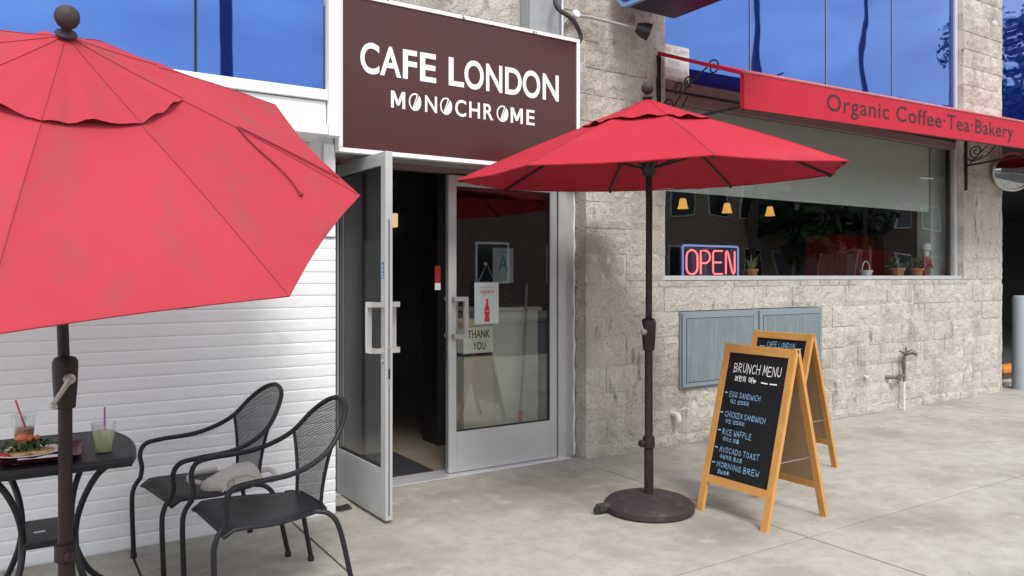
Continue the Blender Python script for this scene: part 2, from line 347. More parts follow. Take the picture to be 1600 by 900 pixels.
# ---------------------------------------------------------------- white brick wall
ww = thing('white_brick_wall', 'white painted brick wall behind the table and mesh chairs', 'wall', (0, 4.39, 0))
MB().box((-3.2, .0045, -.03), (1.590, .34, 1.625)).build('mortar_bed', 'white_mortar', ww)
MB().box((-3.2, .006, 1.627), (1.588, .33, 2.40)).build('stucco_panel', 'stucco', ww)
MB().box((1.515, -.018, 1.63), (1.583, .004, 2.168)).build('corner_post', 'white_metal', ww)
HB = .0675; LB = .405
def brick_mesh(w):
    b = MB(); h = HB - .0015; c = .010; e = .0001
    # front face with rolled upper and lower edges, thick with paint
    prof = [(.0, .012), (.0012, .0035), (.006, -.0002), (.016, -.0014), (h - .015, -.0022), (h - .005, -.0016), (h - .0008, .0015), (h, .012)]
    n = len(prof)
    for x in (e, w - e):
        for z, y in prof: b.v.append(Vector((x, y, z)))
    for i in range(n - 1): b.f.append((i, i + 1, n + i + 1, n + i))
    b.f.append(tuple(range(n))); b.f.append(tuple(range(n, 2 * n))[::-1]); b.f.append((0, n, 2 * n - 1, n - 1))
    return b
bm_cache = {}
for k in range(24):
    z = k * HB; off = (0 if k % 2 else LB / 2)
    x = 1.59; first = True; stuff = MB()
    while x > -3.2:
        w = (LB - off if (first and off) else LB) ; first = False; x0 = x - w; w = round(w, 4)
        if w not in bm_cache: bm_cache[w] = brick_mesh(w).mesh('brick', 'white_brick')
        if x > -.55:
            o = link('brick', bm_cache[w], ww); o.location = (x0, random.uniform(-.0005, .0005), z + .0015); o.rotation_euler = (random.uniform(-.004, .004), 0, 0)
        else:
            bb = brick_mesh(w); stuff.add([v + Vector((x0, 0, z + .0015)) for v in bb.v], bb.f)
        x = x0
    if k == 0: allstuff = MB()
    allstuff.add(stuff.v, stuff.f)
allstuff.build('brickwork', 'white_brick', ww, kind='stuff')

# ---------------------------------------------------------------- grey split-face block wall
bw = thing('block_wall', 'grey split-face concrete block wall with pillars either side of the shop window', 'wall', (0, 4.64, 0))
HC, LC = .203, .405
BC = {}
def block_mesh(w, h, d, var):
    key = (round(w, 3), round(h, 3), round(d, 3), var)
    if key in BC: return BC[key]
    rr = random.Random(hash(key) % 99991); nx = max(1, round(w / .055)); nz = max(1, round(h / .05)); b = MB()
    for j in range(nz + 1):
        for i in range(nx + 1):
            ed = i in (0, nx) or j in (0, nz)
            y = .000 + rr.uniform(-.003, .004) if ed else rr.uniform(-.011, .002)
            b.v.append(Vector((i / nx * w + (0 if i in (0, nx) else rr.uniform(-.01, .01)), y, j / nz * h + (0 if j in (0, nz) else rr.uniform(-.008, .008)))))
    q = nx + 1
    for j in range(nz):
        for i in range(nx):
            a = j * q + i
            b.f += [(a, a + 1, a + q + 1), (a, a + q + 1, a + q)] if rr.random() < .5 else [(a, a + 1, a + q), (a + 1, a + q + 1, a + q)]
    o = len(b.v); b.v += [Vector(p) for p in ((0, d, 0), (w, d, 0), (w, d, h), (0, d, h))]
    bot = [i for i in range(q)]; top = [nz * q + i for i in range(q)]; lef = [j * q for j in range(nz + 1)]; rig = [j * q + nx for j in range(nz + 1)]
    b.f += [tuple([o, o + 1] + bot[::-1]), tuple([o + 3, o + 2] + top[::-1]), tuple([o, o + 3] + lef[::-1]), tuple([o + 1, o + 2] + rig[::-1]), (o, o + 3, o + 2, o + 1)]
    BC[key] = b.mesh('block', 'block'); return BC[key]
PX0, WX0, WX1, PX1 = 3.65, 4.48, 9.11, 10.005
def runs(zm):
    if zm > 2.12:
        r = [(1.6, WX0), (WX1, PX1)]
    elif zm > 1.34: r = [(PX0, WX0), (WX1, PX1)]
    else: r = [(PX0, PX1)]
    if .49 < zm < 1.11: r = [(PX0, 4.66), (6.455, PX1)]
    return r
courses = [(0, .088)] + [(.09 + HC * k, .09 + HC * (k + 1)) for k in range(6)] + [(1.308, 1.36)] + [(1.36 + HC * k, 1.36 + HC * (k + 1)) for k in range(18)]
nblk = 0
for ci, (z0, z1) in enumerate(courses):
    if z0 > 4.95: break
    for (a, b) in runs((z0 + z1) / 2):
        if z0 > 3.95 and b < 5: continue
        L_ = LC if (z1 - z0) > .1 else .30
        ph = (ci % 2) * L_ / 2 + PX0
        k = math.floor((a - ph) / L_); x = ph + k * L_
        while x < b:
            x0, x1 = max(a, x), min(b, x + L_)
            if x1 - x0 > .03:
                gap = .007
                w = x1 - x0 - gap; h = z1 - z0 - .007
                d = .185 if x0 < PX0 + .01 or x1 > PX1 - .01 else .12
                o = link('block', block_mesh(w, h, d, random.randrange(7)), bw); o.location = (x0 + gap / 2, random.uniform(-.005, .004), z0 + .0035); nblk += 1
            x += L_
mo = MB(); y0, y1 = .0045, .10
for a, b in (((PX0 + .004, -.03), (4.655, 1.358)), ((4.655, -.03), (6.46, .494)), ((4.655, 1.109), (6.46, 1.358)), ((6.46, -.03), (PX1 - .004, 1.358)), ((PX0 + .004, 1.358), (WX0 - .004, 3.99)),
             ((WX1 + .004, 1.358), (PX1 - .004, 5.0)), ((1.604, 2.165), (PX0 + .004, 3.99))):
    mo.box((a[0], y0, a[1]), (b[0], y1, b[1]))
mo.build('mortar_bed', 'mortar', bw)
MB().box((4.655, .11, .49), (6.46, .20, 1.11)).build('cabinet_recess_back', 'dark_gap', bw)
MB().box((PX0 + .01, .205, -.02), (4.42, .30, 3.99)).build('inner_leaf', 'mortar', bw)

# ---------------------------------------------------------------- upper mirrored window over the white wall
uw = thing('mirrored_window', 'blue mirrored window with white frame above the white brick wall', 'window', (0, 4.12, 2.17))
def uwb(a, b, nm, m, bev=0): return MB().box((a[0], a[1], a[2] - 2.17), (b[0], b[1], b[2] - 2.17), bev).build(nm, m, uw)
uwb((-3.2, .03, 2.42), (.765, .045, 4.6), 'pane', 'blue_mirror'); uwb((.777, .03, 2.42), (1.435, .045, 4.6), 'pane', 'blue_mirror')
uwb((.766, .022, 2.42), (.776, .05, 4.6), 'mullion', 'dark_gap')
uwb((-3.2, -.012, 2.362), (1.446, .05, 2.419), 'sill', 'white_metal', .004)
uwb((-3.2, .010, 2.228), (1.440, .05, 2.356), 'fascia_panel', 'white_metal')
uwb((-3.2, -.016, 2.172), (1.446, .27, 2.224), 'soffit_trim', 'white_metal', .004)
uwb((1.448, -.022, 2.168), (1.515, .05, 4.6), 'mullion', 'white_metal', .004)
uwb((-3.2, .06, 2.23), (1.44, .27, 4.6), 'backing', 'dark_gap')

# ---------------------------------------------------------------- the cafe sign
SY = 4.30; sx0, sx1, sz0, sz1 = 1.573, 3.325, 2.118, 3.052
sg = thing('shop_sign', 'brown rectangular shop sign with white lettering CAFE LONDON above the doors', 'sign', (2.39, SY, 2.1))
def sgp(x, z, y=0): return Vector((x - 2.39, y, z - 2.1))
fw = .026
MB().box(sgp(sx0 + fw, sz0 + fw, .0), sgp(sx1 - fw, sz1 - fw, .03)).build('panel', 'sign_brown', sg)
fr = MB()
for a, b in (((sx0, sz0), (sx1, sz0 + fw - .001)), ((sx0, sz0 + fw + .001), (sx0 + fw - .001, sz1 - fw)), ((sx1 - fw + .001, sz0 + fw + .001), (sx1, sz1 - fw))):
    fr.box(sgp(a[0], a[1], -.010), sgp(b[0], b[1], .05))
fr.build('frame', 'white_metal', sg)
MB().box(sgp(sx0, sz1 - fw + .002, -.010), sgp(sx1, sz1, .05)).build('frame', 'white_flake', sg, label='white top rail of the sign frame with flaking paint')
MB().box(sgp(sx0 + .004, sz0 + .01, .052), sgp(sx1 - .004, sz1 - .02, .30)).build('box_body', 'box_grey', sg)
def zx(p): return ony(500 + p / 3.462, 100, SY).x
tx = MB()
for ch, a, b in (('C', 217, 320), ('A', 323, 438), ('F', 447, 524), ('E', 540, 627), ('L', 695, 778), ('O', 780, 885), ('N', 897, 985), ('D', 1000, 1090), ('O', 1095, 1190), ('N', 1203, 1290)):
    r = .004 if ch in 'CO' else 0
    put_text(tx, ch, lambda x, z: sgp(x, z, -.003), zx(a), zx(b), 2.596 - r, 2.774 + r, bold=.022)
MP = [(0, 0), (0, 1), (.24, 1), (.5, .45), (.76, 1), (1, 1), (1, 0), (.8, 0), (.8, .62), (.58, .16), (.42, .16), (.2, .62), (.2, 0)]
for a, b in ((383, 460), (1030, 1096)):
    tx.add([sgp(zx(a) + p * (zx(b) - zx(a)), 2.4105 + q * .1025, -.003) for p, q in MP], [tuple(range(len(MP)))])
for ch, a, b in (('N', 567, 632), ('C', 730, 790), ('H', 806, 864), ('R', 883, 937), ('E', 1115, 1160)):
    r = .002 if ch == 'C' else 0
    put_text(tx, ch, lambda x, z: sgp(x, z, -.003), zx(a), zx(b), 2.4105 - r, 2.513 + r, bold=.006 if ch == 'M' else .016)
for a, b in ((480, 546), (649, 713), (955, 1017)):          # coffee beans standing for the letter O
    xc, rx, zc, rz = (zx(a) + zx(b)) / 2, (zx(b) - zx(a)) / 2 * 1.02, 2.462, .054
    n = 28; sl = .45
    A0 = R(65)                                              # direction of the slanted crease
    for k in range(n):                                      # outline ring of the left half
        t0, t1 = A0 + pi * k / n, A0 + pi * (k + 1) / n
        tx.add([sgp(xc + rx * cos(t0), zc + rz * sin(t0), -.003), sgp(xc + rx * .78 * cos(t0), zc + rz * .82 * sin(t0), -.003),
                sgp(xc + rx * .78 * cos(t1), zc + rz * .82 * sin(t1), -.003), sgp(xc + rx * cos(t1), zc + rz * sin(t1), -.003)], [(0, 1, 2, 3)])
    ar = [(A0 - pi + pi * k / n) for k in range(n + 1)]     # filled right half, set off from the crease
    ox, oz = rx * .16 * sin(A0), -rz * .16 * cos(A0)
    half = [(max(-1, cos(t)) * rx, sin(t) * rz) for t in ar]
    keep = []
    for (hx, hz) in half:
        dd = hx * sin(A0) - hz * cos(A0)
        if dd < rx * .16: hx += (rx * .16 - dd) * sin(A0); hz -= (rx * .16 - dd) * cos(A0)
        keep.append((hx, hz))
    tx.add([sgp(xc + p[0], zc + p[1], -.003) for p in keep], [tuple(range(len(keep)))])
    dx, dz = cos(A0) * rx * .98, sin(A0) * rz * .98; wx, wz = sin(A0) * rx * .08, -cos(A0) * rz * .08
    tx.add([sgp(xc - dx - wx, zc - dz - wz, -.0034), sgp(xc - dx + wx, zc - dz + wz, -.0034), sgp(xc + dx + wx, zc + dz + wz, -.0034), sgp(xc + dx - wx, zc + dz - wz, -.0034)], [(0, 1, 2, 3)])
tx.build('lettering', 'letter_white', sg)

# things on the wall over the sign
eb = MB().box((3.05, 4.50, 3.02), (3.345, 4.632, 3.95), .008).build('electrical_box', 'box_grey', label='grey metal electrical box on the wall above the cafe sign', category='electrical box')
cn = MB(); cn.tube([(3.30, 4.46, 3.95), (3.30, 4.46, 3.04)], .010); cn.build('conduit', 'bright_aluminium', label='thin straight metal conduit in front of the electrical box', category='conduit', smooth=True)
cb = MB(); cb.tube(bez([(3.24, 4.40, 3.95), (3.25, 4.40, 3.55), (3.18, 4.38, 3.30), (3.30, 4.34, 3.20), (3.37, 4.34, 3.10), (3.345, 4.33, 3.045)], 8), .016, 8)
cb.build('cable', 'lamp_dark', smooth=True, label='dark loose cable looping down behind the sign top', category='cable')
fl = thing('flood_lamp', 'dark round flood lamp on a conduit arm on the block pillar', 'lamp', (3.516, 4.62, 3.343))
def fp(p): return rel(fl, p)
MB().tube([fp((3.36, 4.60, 3.20)), fp((3.44, 4.595, 3.30)), fp((3.516, 4.59, 3.343))], .014, 8).build('flexible_conduit', 'conduit_grey', fl, smooth=True)
MB().lathe([(.001, -.02), (.03, -.018), (.036, 0), (.03, .02), (.001, .025)], fp((3.516, 4.59, 3.345)), 14, (0, -1, .3)).build('junction_cap', 'letter_white', fl, smooth=True)
MB().tube([fp((3.53, 4.585, 3.34)), fp((3.62, 4.54, 3.33)), fp((3.96, 4.42, 3.275))], .011, 8)  .build('arm', 'box_grey', fl, smooth=True)
MB().lathe([(.001, -.06), (.035, -.055), (.045, -.03), (.058, .0), (.064, .05), (.058, .055), (.052, .03), (.001, .02)], fp((4.016, 4.40, 3.265)), 20, (.75, -.5, -.35)).build('lamp_head', 'lamp_dark', fl, smooth=True)

bs = thing('projecting_sign', 'large blue box sign with pale blue edge projecting from the block pillar', 'sign', (4.11, 4.60, 3.42))
prof = []
def rc(cx, cz, r, a0, a1, n=6): return [(cx + r * cos(R(a0 + (a1 - a0) * i / n)), cz + r * sin(R(a0 + (a1 - a0) * i / n))) for i in range(n + 1)]
Y0, Y1, ZT = -1.55, -.10, 1.3
def rrect(i): return rc(Y0 + .10, .10, .10 - i, 180, 270) + rc(Y1 - .10, .10, .10 - i, 270, 360) + rc(Y1 - .10, ZT - .1, .10 - i, 0, 90) + rc(Y0 + .1, ZT - .1, .10 - i, 90, 180)
MB().prism(rrect(0), lambda a, b, d: Vector((d, a, b)), -.25, .25).build('case', 'sign_navy', bs)
MB().prism(rrect(-.004), lambda a, b, d: Vector((d, a, b)), -.262, -.225).build('edge_trim', 'sign_blue_edge', bs)
MB().prism(rrect(.03), lambda a, b, d: Vector((d, a, b)), -.265, -.255).build('face', 'sign_blue', bs)
for z_ in (.35, .90): MB().box((-.06, -.10, z_), (.06, .022, z_ + .15)).build('wall_bracket', 'iron', bs)

# ---------------------------------------------------------------- doors
DY = 4.79
df = thing('door_frame', 'grey aluminium frame around the cafe double doors', 'door frame', (0, DY, 0))
MB().box((1.592, -.035, .0), (1.722, .055, 2.30)).build('jamb', 'aluminium', df)
MB().box((3.484, -.03, .0), (3.560, .055, 2.14)).build('jamb', 'aluminium', df)
MB().box((3.562, -.012, .0), (3.648, .055, 2.30)).build('jamb_cover', 'aluminium', df)
se = MB(); se.tube([(3.643 + .005 * sin(k * 1.7), -.017, .02 + k * .07) for k in range(30)], [.007 + .003 * sin(k * 2.3) for k in range(30)], 6); se.build('sealant_bead', 'white_metal', df, smooth=True)
MB().box((1.724, -.03, 2.118), (3.482, .055, 2.17)).build('header', 'spandrel', df)
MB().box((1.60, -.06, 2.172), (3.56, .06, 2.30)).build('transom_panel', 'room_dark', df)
MB().box((1.60, -.10, .002), (3.56, .11, .0195), .003).build('threshold', 'bright_aluminium', df)
def door_leaf(name, label, w, loc, rz, hs, mirror):
    """leaf from the hinge (x = 0) to the meeting stile (x = w); outside is -y."""
    d = thing(name, label, 'door', loc, rz); t = .022; H = 2.085; st = .062
    def bx(a, b, nm, m, par=d, bev=.002): return MB().box(a, b, bev).build(nm, m, par)
    bx((0, -t, .004), (st, t, H), 'stile', 'aluminium'); bx((w - st, -t, .004), (w, t, H), 'stile', 'aluminium')
    bx((st + .001, -t, H - .075), (w - st - .001, t, H), 'top_rail', 'aluminium')
    kp = bx((st + .001, -t, .004), (w - st - .001, t, .285), 'kick_panel', 'aluminium')
    bx((st - .035, -t - .003, .022), (w - st + .035, -t - .0005, .27), 'kick_plate', 'aluminium', kp, .001)
    sc = MB()
    for q in (.1, .5, .9): sc.lathe([(.001, 0), (.006, 0), (.006, .003), (.001, .004)], (st + (w - 2 * st) * q, -t - .003, .045), 8, (0, -1, 0))
    sc.build('screws', 'steel', kp)
    MB().box((st + .001, -.004, .286), (w - st - .001, .004, H - .076)).build('glass', 'door_glass', d)
    g = MB()
    for a, b in (((st, .286), (st + .008, H - .076)), ((w - st - .008, .286), (w - st, H - .076)), ((st + .009, .286), (w - st - .009, .293)), ((st + .009, H - .084), (w - st - .009, H - .0765))):
        g.box((a[0], -.012, a[1]), (b[0], -.0045, b[1])); g.box((a[0], .0045, a[1]), (b[0], .012, b[1]))
    g.build('gasket', 'rubber', d)
    hx = w - st / 2; s = hs
    for side in (-1, 1):
        h = MB(); o = side * t; y = side * (t + .055); x2 = hx - .075
        h.box((hx - .014, min(o, y), 1.205), (hx + .014, max(o, y) + (.0), 1.233)); h.box((hx - .014, min(o, y), .945), (hx + .014, max(o, y), .973))
        h.box((x2 - .014, y - .013, 1.204), (hx - .0145, y + .013, 1.234)); h.box((x2 - .014, y - .013, .944), (hx - .0145, y + .013, .974)); h.box((x2 - .0145, y - .0135, .9745), (x2 + .0145, y + .0135, 1.2035))
        h.build('pull_handle', 'handle_metal', d)
    MB().lathe([(.001, 0), (.014, 0), (.014, .008), (.008, .012), (.001, .012)], (hx, -t, .90), 14, (0, -1, 0)).build('lock_cylinder', 'steel', d)
    MB().box((w - .0005, -.009, .76), (w + .0025, .009, .98)).build('latch_plate', 'steel', d); MB().box((w + .0026, -.005, .80), (w + .0035, .005, .86)).build('latch_slot', 'dark_gap', d)
    MB().box((w - .0005, -.003, .03), (w + .0015, .003, .755)).box((w - .0005, -.003, .985), (w + .0015, .003, 1.70)).build('weather_strip', 'rubber', d)
    return d
# the open leaf: hinge on the left jamb, tip swung out over the pavement
dl = door_leaf('glass_door', 'open glass and aluminium door leaf swung out beside the white wall', .772, (1.752, 4.812, .018), R(-88.2), 1, False)
MB().box((.772 - .045, -.0245, 1.365), (.772 - .018, -.0225, 1.46)).build('push_sticker', 'sticker_blue', dl)
pt = MB(); vs_, fs_ = text_mb('PULL', .01); 
put_text(pt, 'PULL', lambda x, z: Vector((.772 - .0235 - z, -.0250, 1.452 - x)) if False else Vector((.772 - .0400 + z, -.0250, 1.372 + x)), 0, .08, 0, .016, .01)
pt.build('sticker_lettering', 'letter_white', dl)
# the closed leaf is hinged on the right: build it turned round
dr = door_leaf('glass_door', 'closed glass and aluminium door leaf with a hanging open card', .930, (3.474, DY, .020), R(180), 1, True)
# ---------------------------------------------------------------- small things at the doors
oc = thing('open_card', 'white hanging card with red bottle reading yes we are open on the closed door', 'sign', (2.845, 4.757, 1.057))
MB().box((-.10, -.0015, 0), (.10, .0015, .295)).build('card', 'card_pale', oc)
c = MB(); put_text(c, "yes, we're", lambda x, z: Vector((x, -.0022, z)), -.06, .055, .252, .268, .004); c.build('lettering', 'ink_red', oc); c = MB(); put_text(c, 'open', lambda x, z: Vector((x, -.0022, z)), -.055, .06, .205, .240, .01); c.build('lettering', 'ink_red', oc)
bp = [(.000, .018), (.017, .018), (.018, .03), (.0145, .05), (.014, .065), (.0185, .085), (.018, .105), (.013, .125), (.0075, .145), (.0065, .170), (.0075, .172), (.0075, .182), (0, .182)]
bt = MB(); poly = [(x * 1.25, z) for x, z in bp] + [(-x * 1.25, z) for x, z in bp[::-1][1:-1]]
bt.add([Vector((x + .003, -.0022, z - .004)) for x, z in poly], [tuple(range(len(poly)))]); bt.build('bottle_print', 'ink_red', oc)
c = MB(); put_text(c, 'Coca-Cola', lambda x, z: Vector((x, -.0027, z)), -.013, .020, .088, .098, .004); c.build('bottle_lettering', 'letter_white', oc)
c = MB(); c.tube([(-.075, 0, .285), (-.0, 0, .43), (.075, 0, .285)], .0022, 6); c.lathe([(.001, 0), (.012, 0), (.010, .010), (.001, .013)], (0, .018, .43), 12, (0, -1, 0)); c.build('hanging_cord', 'conduit_grey', oc, smooth=True)
gc = thing('grade_card', 'pale card with a large letter A behind the closed door glass', 'sign', (3.018, 4.81, 1.348))
MB().box((-.088, 0, 0), (.088, .002, .255)).build('card', 'grade_card', gc)
c = MB(); put_text(c, 'A', lambda x, z: Vector((x, -.001, z)), -.045, .045, .085, .205, .012); c.build('lettering', 'ink_teal', gc); c = MB(); put_text(c, 'GRADE', lambda x, z: Vector((x, -.001, z)), -.05, .05, .222, .234, .0); c.build('lettering', 'ink_teal', gc)
st = thing('window_sticker', 'red and white notice hung beside the meeting edge of the closed door', 'sticker', (2.518, 4.90, 1.30))
MB().box((-.014, -.002, .05), (.030, .002, .17)).build('red_notice', 'sticker_red', st); MB().box((-.014, -.002, .0), (.030, .002, .049)).build('white_notice', 'paper', st)
# bin reading THANK YOU
tb = thing('waste_bin', 'cream cabinet waste bin with THANK YOU on its flap behind the closed door', 'bin', (2.952, 5.06, .016))
MB().box((-.130, -.01, 0), (.132, .10, .775), .004).build('body', 'cream_dark', tb); MB().box((-.130, -.006, .80), (.132, .10, 1.00), .004).build('flap', 'cream', tb); MB().box((-.125, .004, .776), (.127, .10, .799)).build('slot', 'dark_gap', tb)
MB().box((-.134, -.012, 1.001), (.136, .10, 1.06), .004).build('top', 'cream_dark', tb)
c = MB(); put_text(c, 'THANK', lambda x, z: Vector((x, -.0075, z)), -.095, .10, .915, .975, .015); c.build('lettering', 'ink', tb); c = MB(); put_text(c, 'YOU', lambda x, z: Vector((x, -.0075, z)), -.05, .06, .825, .885, .015); c.build('lettering', 'ink', tb)
ct = thing('service_counter', 'cream service counter standing behind the closed glass door', 'counter', (3.0, 5.20, .016))
MB().box((.13, 0, 0), (.60, .34, 1.10), .006).build('body', 'cream', ct); MB().box((.05, -.03, 1.101), (.62, .36, 1.135), .006).build('top', 'cream', ct)
MB().box((3.26, 5.20, 1.1515), (3.56, 5.30, 1.175), .004).build('serving_tray', 'lamp_dark', label='dark narrow tray lying on the cream counter', category='tray')
def leafy(mb, c, n, rad, ll, lw, rr, up=.5):
    c = Vector(c)
    for _ in range(n):
        d = Vector((rr.gauss(0, 1), rr.gauss(0, 1), abs(rr.gauss(0, 1)) * up + .15)).normalized(); p = c + d * rad * rr.uniform(.25, 1)
        t = (d + Vector((rr.gauss(0, .5), rr.gauss(0, .5), rr.gauss(0, .3)))).normalized(); s = t.cross(Vector((rr.gauss(0, 1), rr.gauss(0, 1), rr.gauss(0, 1)))).normalized()
        mb.add([p, p + t * ll * .5 + s * lw, p + t * ll, p + t * ll * .5 - s * lw], [(0, 1, 2, 3)])
def potted(name, label, loc, ps, kind, rr, m='leaf', pm='terracotta', group=None):
    o = thing(name, label, 'plant', loc, 0, group)
    MB().lathe([(.001, 0), (ps * .72, 0), (ps * .95, ps * 1.15), (ps * 1.08, ps * 1.16), (ps * 1.08, ps * 1.5), (ps * .95, ps * 1.5), (ps * .9, ps * 1.35), (.001, ps * 1.35)], (0, 0, 0), 18).build('pot', pm, o, smooth=True)
    lf = MB()
    if kind == 'spiky':
        for k in range(16):
            a = rr.uniform(0, 2 * pi); tl = rr.uniform(.10, .30); d = Vector((cos(a) * tl, sin(a) * tl, rr.uniform(.8, 1) * .9)).normalized(); ln = ps * rr.uniform(2.0, 3.4)
            s = d.cross(Vector((0, 0, 1))).normalized() * ps * .16; p = Vector((cos(a) * ps * .3, sin(a) * ps * .3, ps * 1.3)); q = p + d * ln * .55 + Vector((cos(a), sin(a), 0)) * ps * .25; e_ = p + d * ln + Vector((cos(a), sin(a), -.2)) * ps * .9
            lf.add([p - s, p + s, q + s, q - s, e_], [(0, 1, 2, 3), (3, 2, 4)])
    else:
        leafy(lf, (0, 0, ps * 1.4), 60, ps * 1.5, ps * .7, ps * .2, rr, 1)
        lf.tube([(0, 0, ps * 1.2), (0.002, 0, ps * 2.2)], ps * .06, 5)
    lf.build('foliage', m, o); return o
rr = random.Random(3)
potted('potted_plant', 'small bushy plant in a dark pot on the cream counter', (3.42, 5.43, 1.1515), .045, 'bushy', rr, 'leaf', 'lamp_dark')
br = thing('broom', 'long grey-handled broom with red end leaning against the counter behind the door', 'broom', (3.385, 5.06, .016))
MB().tube([(-.05, 0, .32), (.07, .085, 1.32)], .011, 8).build('handle', 'conduit_grey', br, smooth=True)
MB().tube([(-.068, -.012, .16), (-.05, 0, .335)], .017, 8).build('grip', 'sticker_red', br, smooth=True); MB().box((-.16, -.04, .0), (.03, .015, .17), .01).build('brush_head', 'lamp_dark', br)
MB().box((1.80, 4.915, .0165), (2.50, 5.62, .026), .003).build('doormat', 'mat_black', label='black rubber doormat just inside the open door', category='doormat')
ib = MB().box((2.90, 5.62, .0165), (3.02, 5.90, 3.0), .004).build('partition_post', 'lamp_dark', label='black partition post standing inside the open doorway', category='post')
scn = thing('wall_sconce', 'small glowing wall sconce deep inside the open doorway', 'lamp', (3.47, 7.80, 1.93))
MB().box((-.03, -.05, 0), (.045, .05, .15), .01).build('shade', 'sconce_glow', scn); MB().box((-.065, -.06, .151), (.065, .06, .20)).build('cap', 'lamp_dark', scn); MB().box((-.03, .05, .04), (.03, .12, .16)).build('wall_plate', 'lamp_dark', scn)
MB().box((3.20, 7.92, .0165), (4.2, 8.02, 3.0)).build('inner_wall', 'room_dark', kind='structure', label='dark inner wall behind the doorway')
bxn = MB().box((1.62, 4.435, .002), (1.70, 4.47, .02)).tube(bez([(1.61, 4.44, .012), (1.64, 4.40, .02), (1.68, 4.43, .03), (1.65, 4.46, .012), (1.62, 4.42, .010), (1.70, 4.415, .012)], 6), .006, 6)
bxn.build('door_cable', 'copper_wire', label='black cable coiled on the ground at the white wall corner', category='cable')

# ---------------------------------------------------------------- shop window
GY = 4.725
sh = thing('shop_window', 'wide shop window in aluminium frame above the block wall', 'window', (0, GY, 1.36))
def shb(a, b, nm, m, bev=0): return MB().box((a[0], a[1], a[2] - 1.36), (b[0], b[1], b[2] - 1.36), bev).build(nm, m, sh)
JX = px(1291, GY)
shb((WX0 + .03, -.003, 1.402), (JX - .002, .003, 2.842), 'pane', 'clear_glass'); shb((JX + .002, -.003, 1.402), (9.055, .003, 2.842), 'pane', 'clear_glass')
shb((WX0 + .003, -.07, 1.363), (9.105, .04, 1.401), 'sill', 'bright_aluminium', .003)
shb((9.056, -.028, 1.402), (9.105, .03, 4.9), 'jamb', 'bright_aluminium', .003); shb((WX0 + .003, -.028, 1.402), (WX0 + .029, .03, 4.9), 'jamb', 'bright_aluminium', .003)
shb((WX0 + .03, -.03, 2.843), (9.055, .05, 3.03), 'spandrel_band', 'spandrel', .003)  # mauve of this band has the red-tinted awning shade painted in
shb((WX0 + .03, -.036, 2.925), (9.055, -.031, 2.945), 'spandrel_groove', 'dark_gap')
xs = [WX0 + .03, px(1171, GY), px(1290, GY), px(1393, GY), 9.055]
for a, b in zip(xs[:-1], xs[1:]): shb((a + .005, -.003, 3.031), (b - .005, .010, 4.9), 'mirrored_pane', 'blue_mirror')
for x in xs[1:-1]: shb((x - .0045, -.010, 3.031), (x + .0045, .012, 4.9), 'mullion', 'conduit_grey')
shb((WX0 + .03, .03, 3.031), (9.055, .12, 4.9), 'backing', 'dark_gap')
shb((WX0 + .02, .041, 1.30), (9.3, .50, 1.374), 'inner_ledge', 'room_dark', .003)
rb = MB().box((WX0 + .06, 4.862, 2.128), (px(1450, 4.87), 4.866, 2.96)).build('roller_blind', 'blind', label='pale roller blind half lowered behind the shop window', category='blind')
MB().box((px(1453, 4.95), 4.94, 1.375), (px(1476, 4.95), 5.10, 3.01)).build('window_column', 'column_white', label='white column inside the shop window beside the blind', category='column')
# mirrored window past the right pillar
mw = thing('mirrored_window', 'blue mirrored window beyond the block pillar above the garage opening', 'window', (10.0, 4.70, 3.30))
MB().box((.012, .0, .04), (6, .012, 1.6)).build('pane', 'blue_mirror', mw); MB().box((.008, -.02, -.04), (6, .08, .039)).build('sill', 'sign_navy', mw); MB().box((.012, -.02, 1.602), (6, .08, 1.7)).build('head', 'white_metal', mw); MB().box((.012, .02, .04), (6, .08, 1.6)).build('backing', 'dark_gap', mw)
# pendant lamps
for i, (u, v, Y, s) in enumerate(((1067, 318, 6.4, .78), (1136, 325, 6.4, .78), (1203, 330, 6.4, .78), (1313, 337, 8.4, .7))):
    p = ony(u, v, Y); zb = p.z - .075 * s
    l_ = thing('pendant_lamp', ('small glowing pendant lamp above the letter O of the neon OPEN sign', 'small glowing pendant lamp above the letter N of the neon OPEN sign', 'small glowing pendant lamp above the dish past the spiky plant')[i] if i < 3 else 'faint amber pendant lamp hanging deep in the cafe', 'lamp', (p.x, p.y, zb), 0, 'pendant lamps over the cafe counter' if i < 3 else None)
    MB().lathe([(.082 * s, 0), (.068 * s, .03 * s), (.058 * s, .08 * s), (.048 * s, .13 * s), (.036 * s, .15 * s)], (0, 0, 0), 18).build('shade', 'lamp_glow', l_, smooth=True)
    MB().lathe([(.038 * s, .151 * s), (.03 * s, .17 * s), (.012 * s, .20 * s)], (0, 0, 0), 14).build('cap', 'lamp_dark', l_, smooth=True); MB().tube([(0, 0, .20 * s), (0, 0, 3.018 - zb)], .005, 6).build('cord', 'lamp_dark', l_)
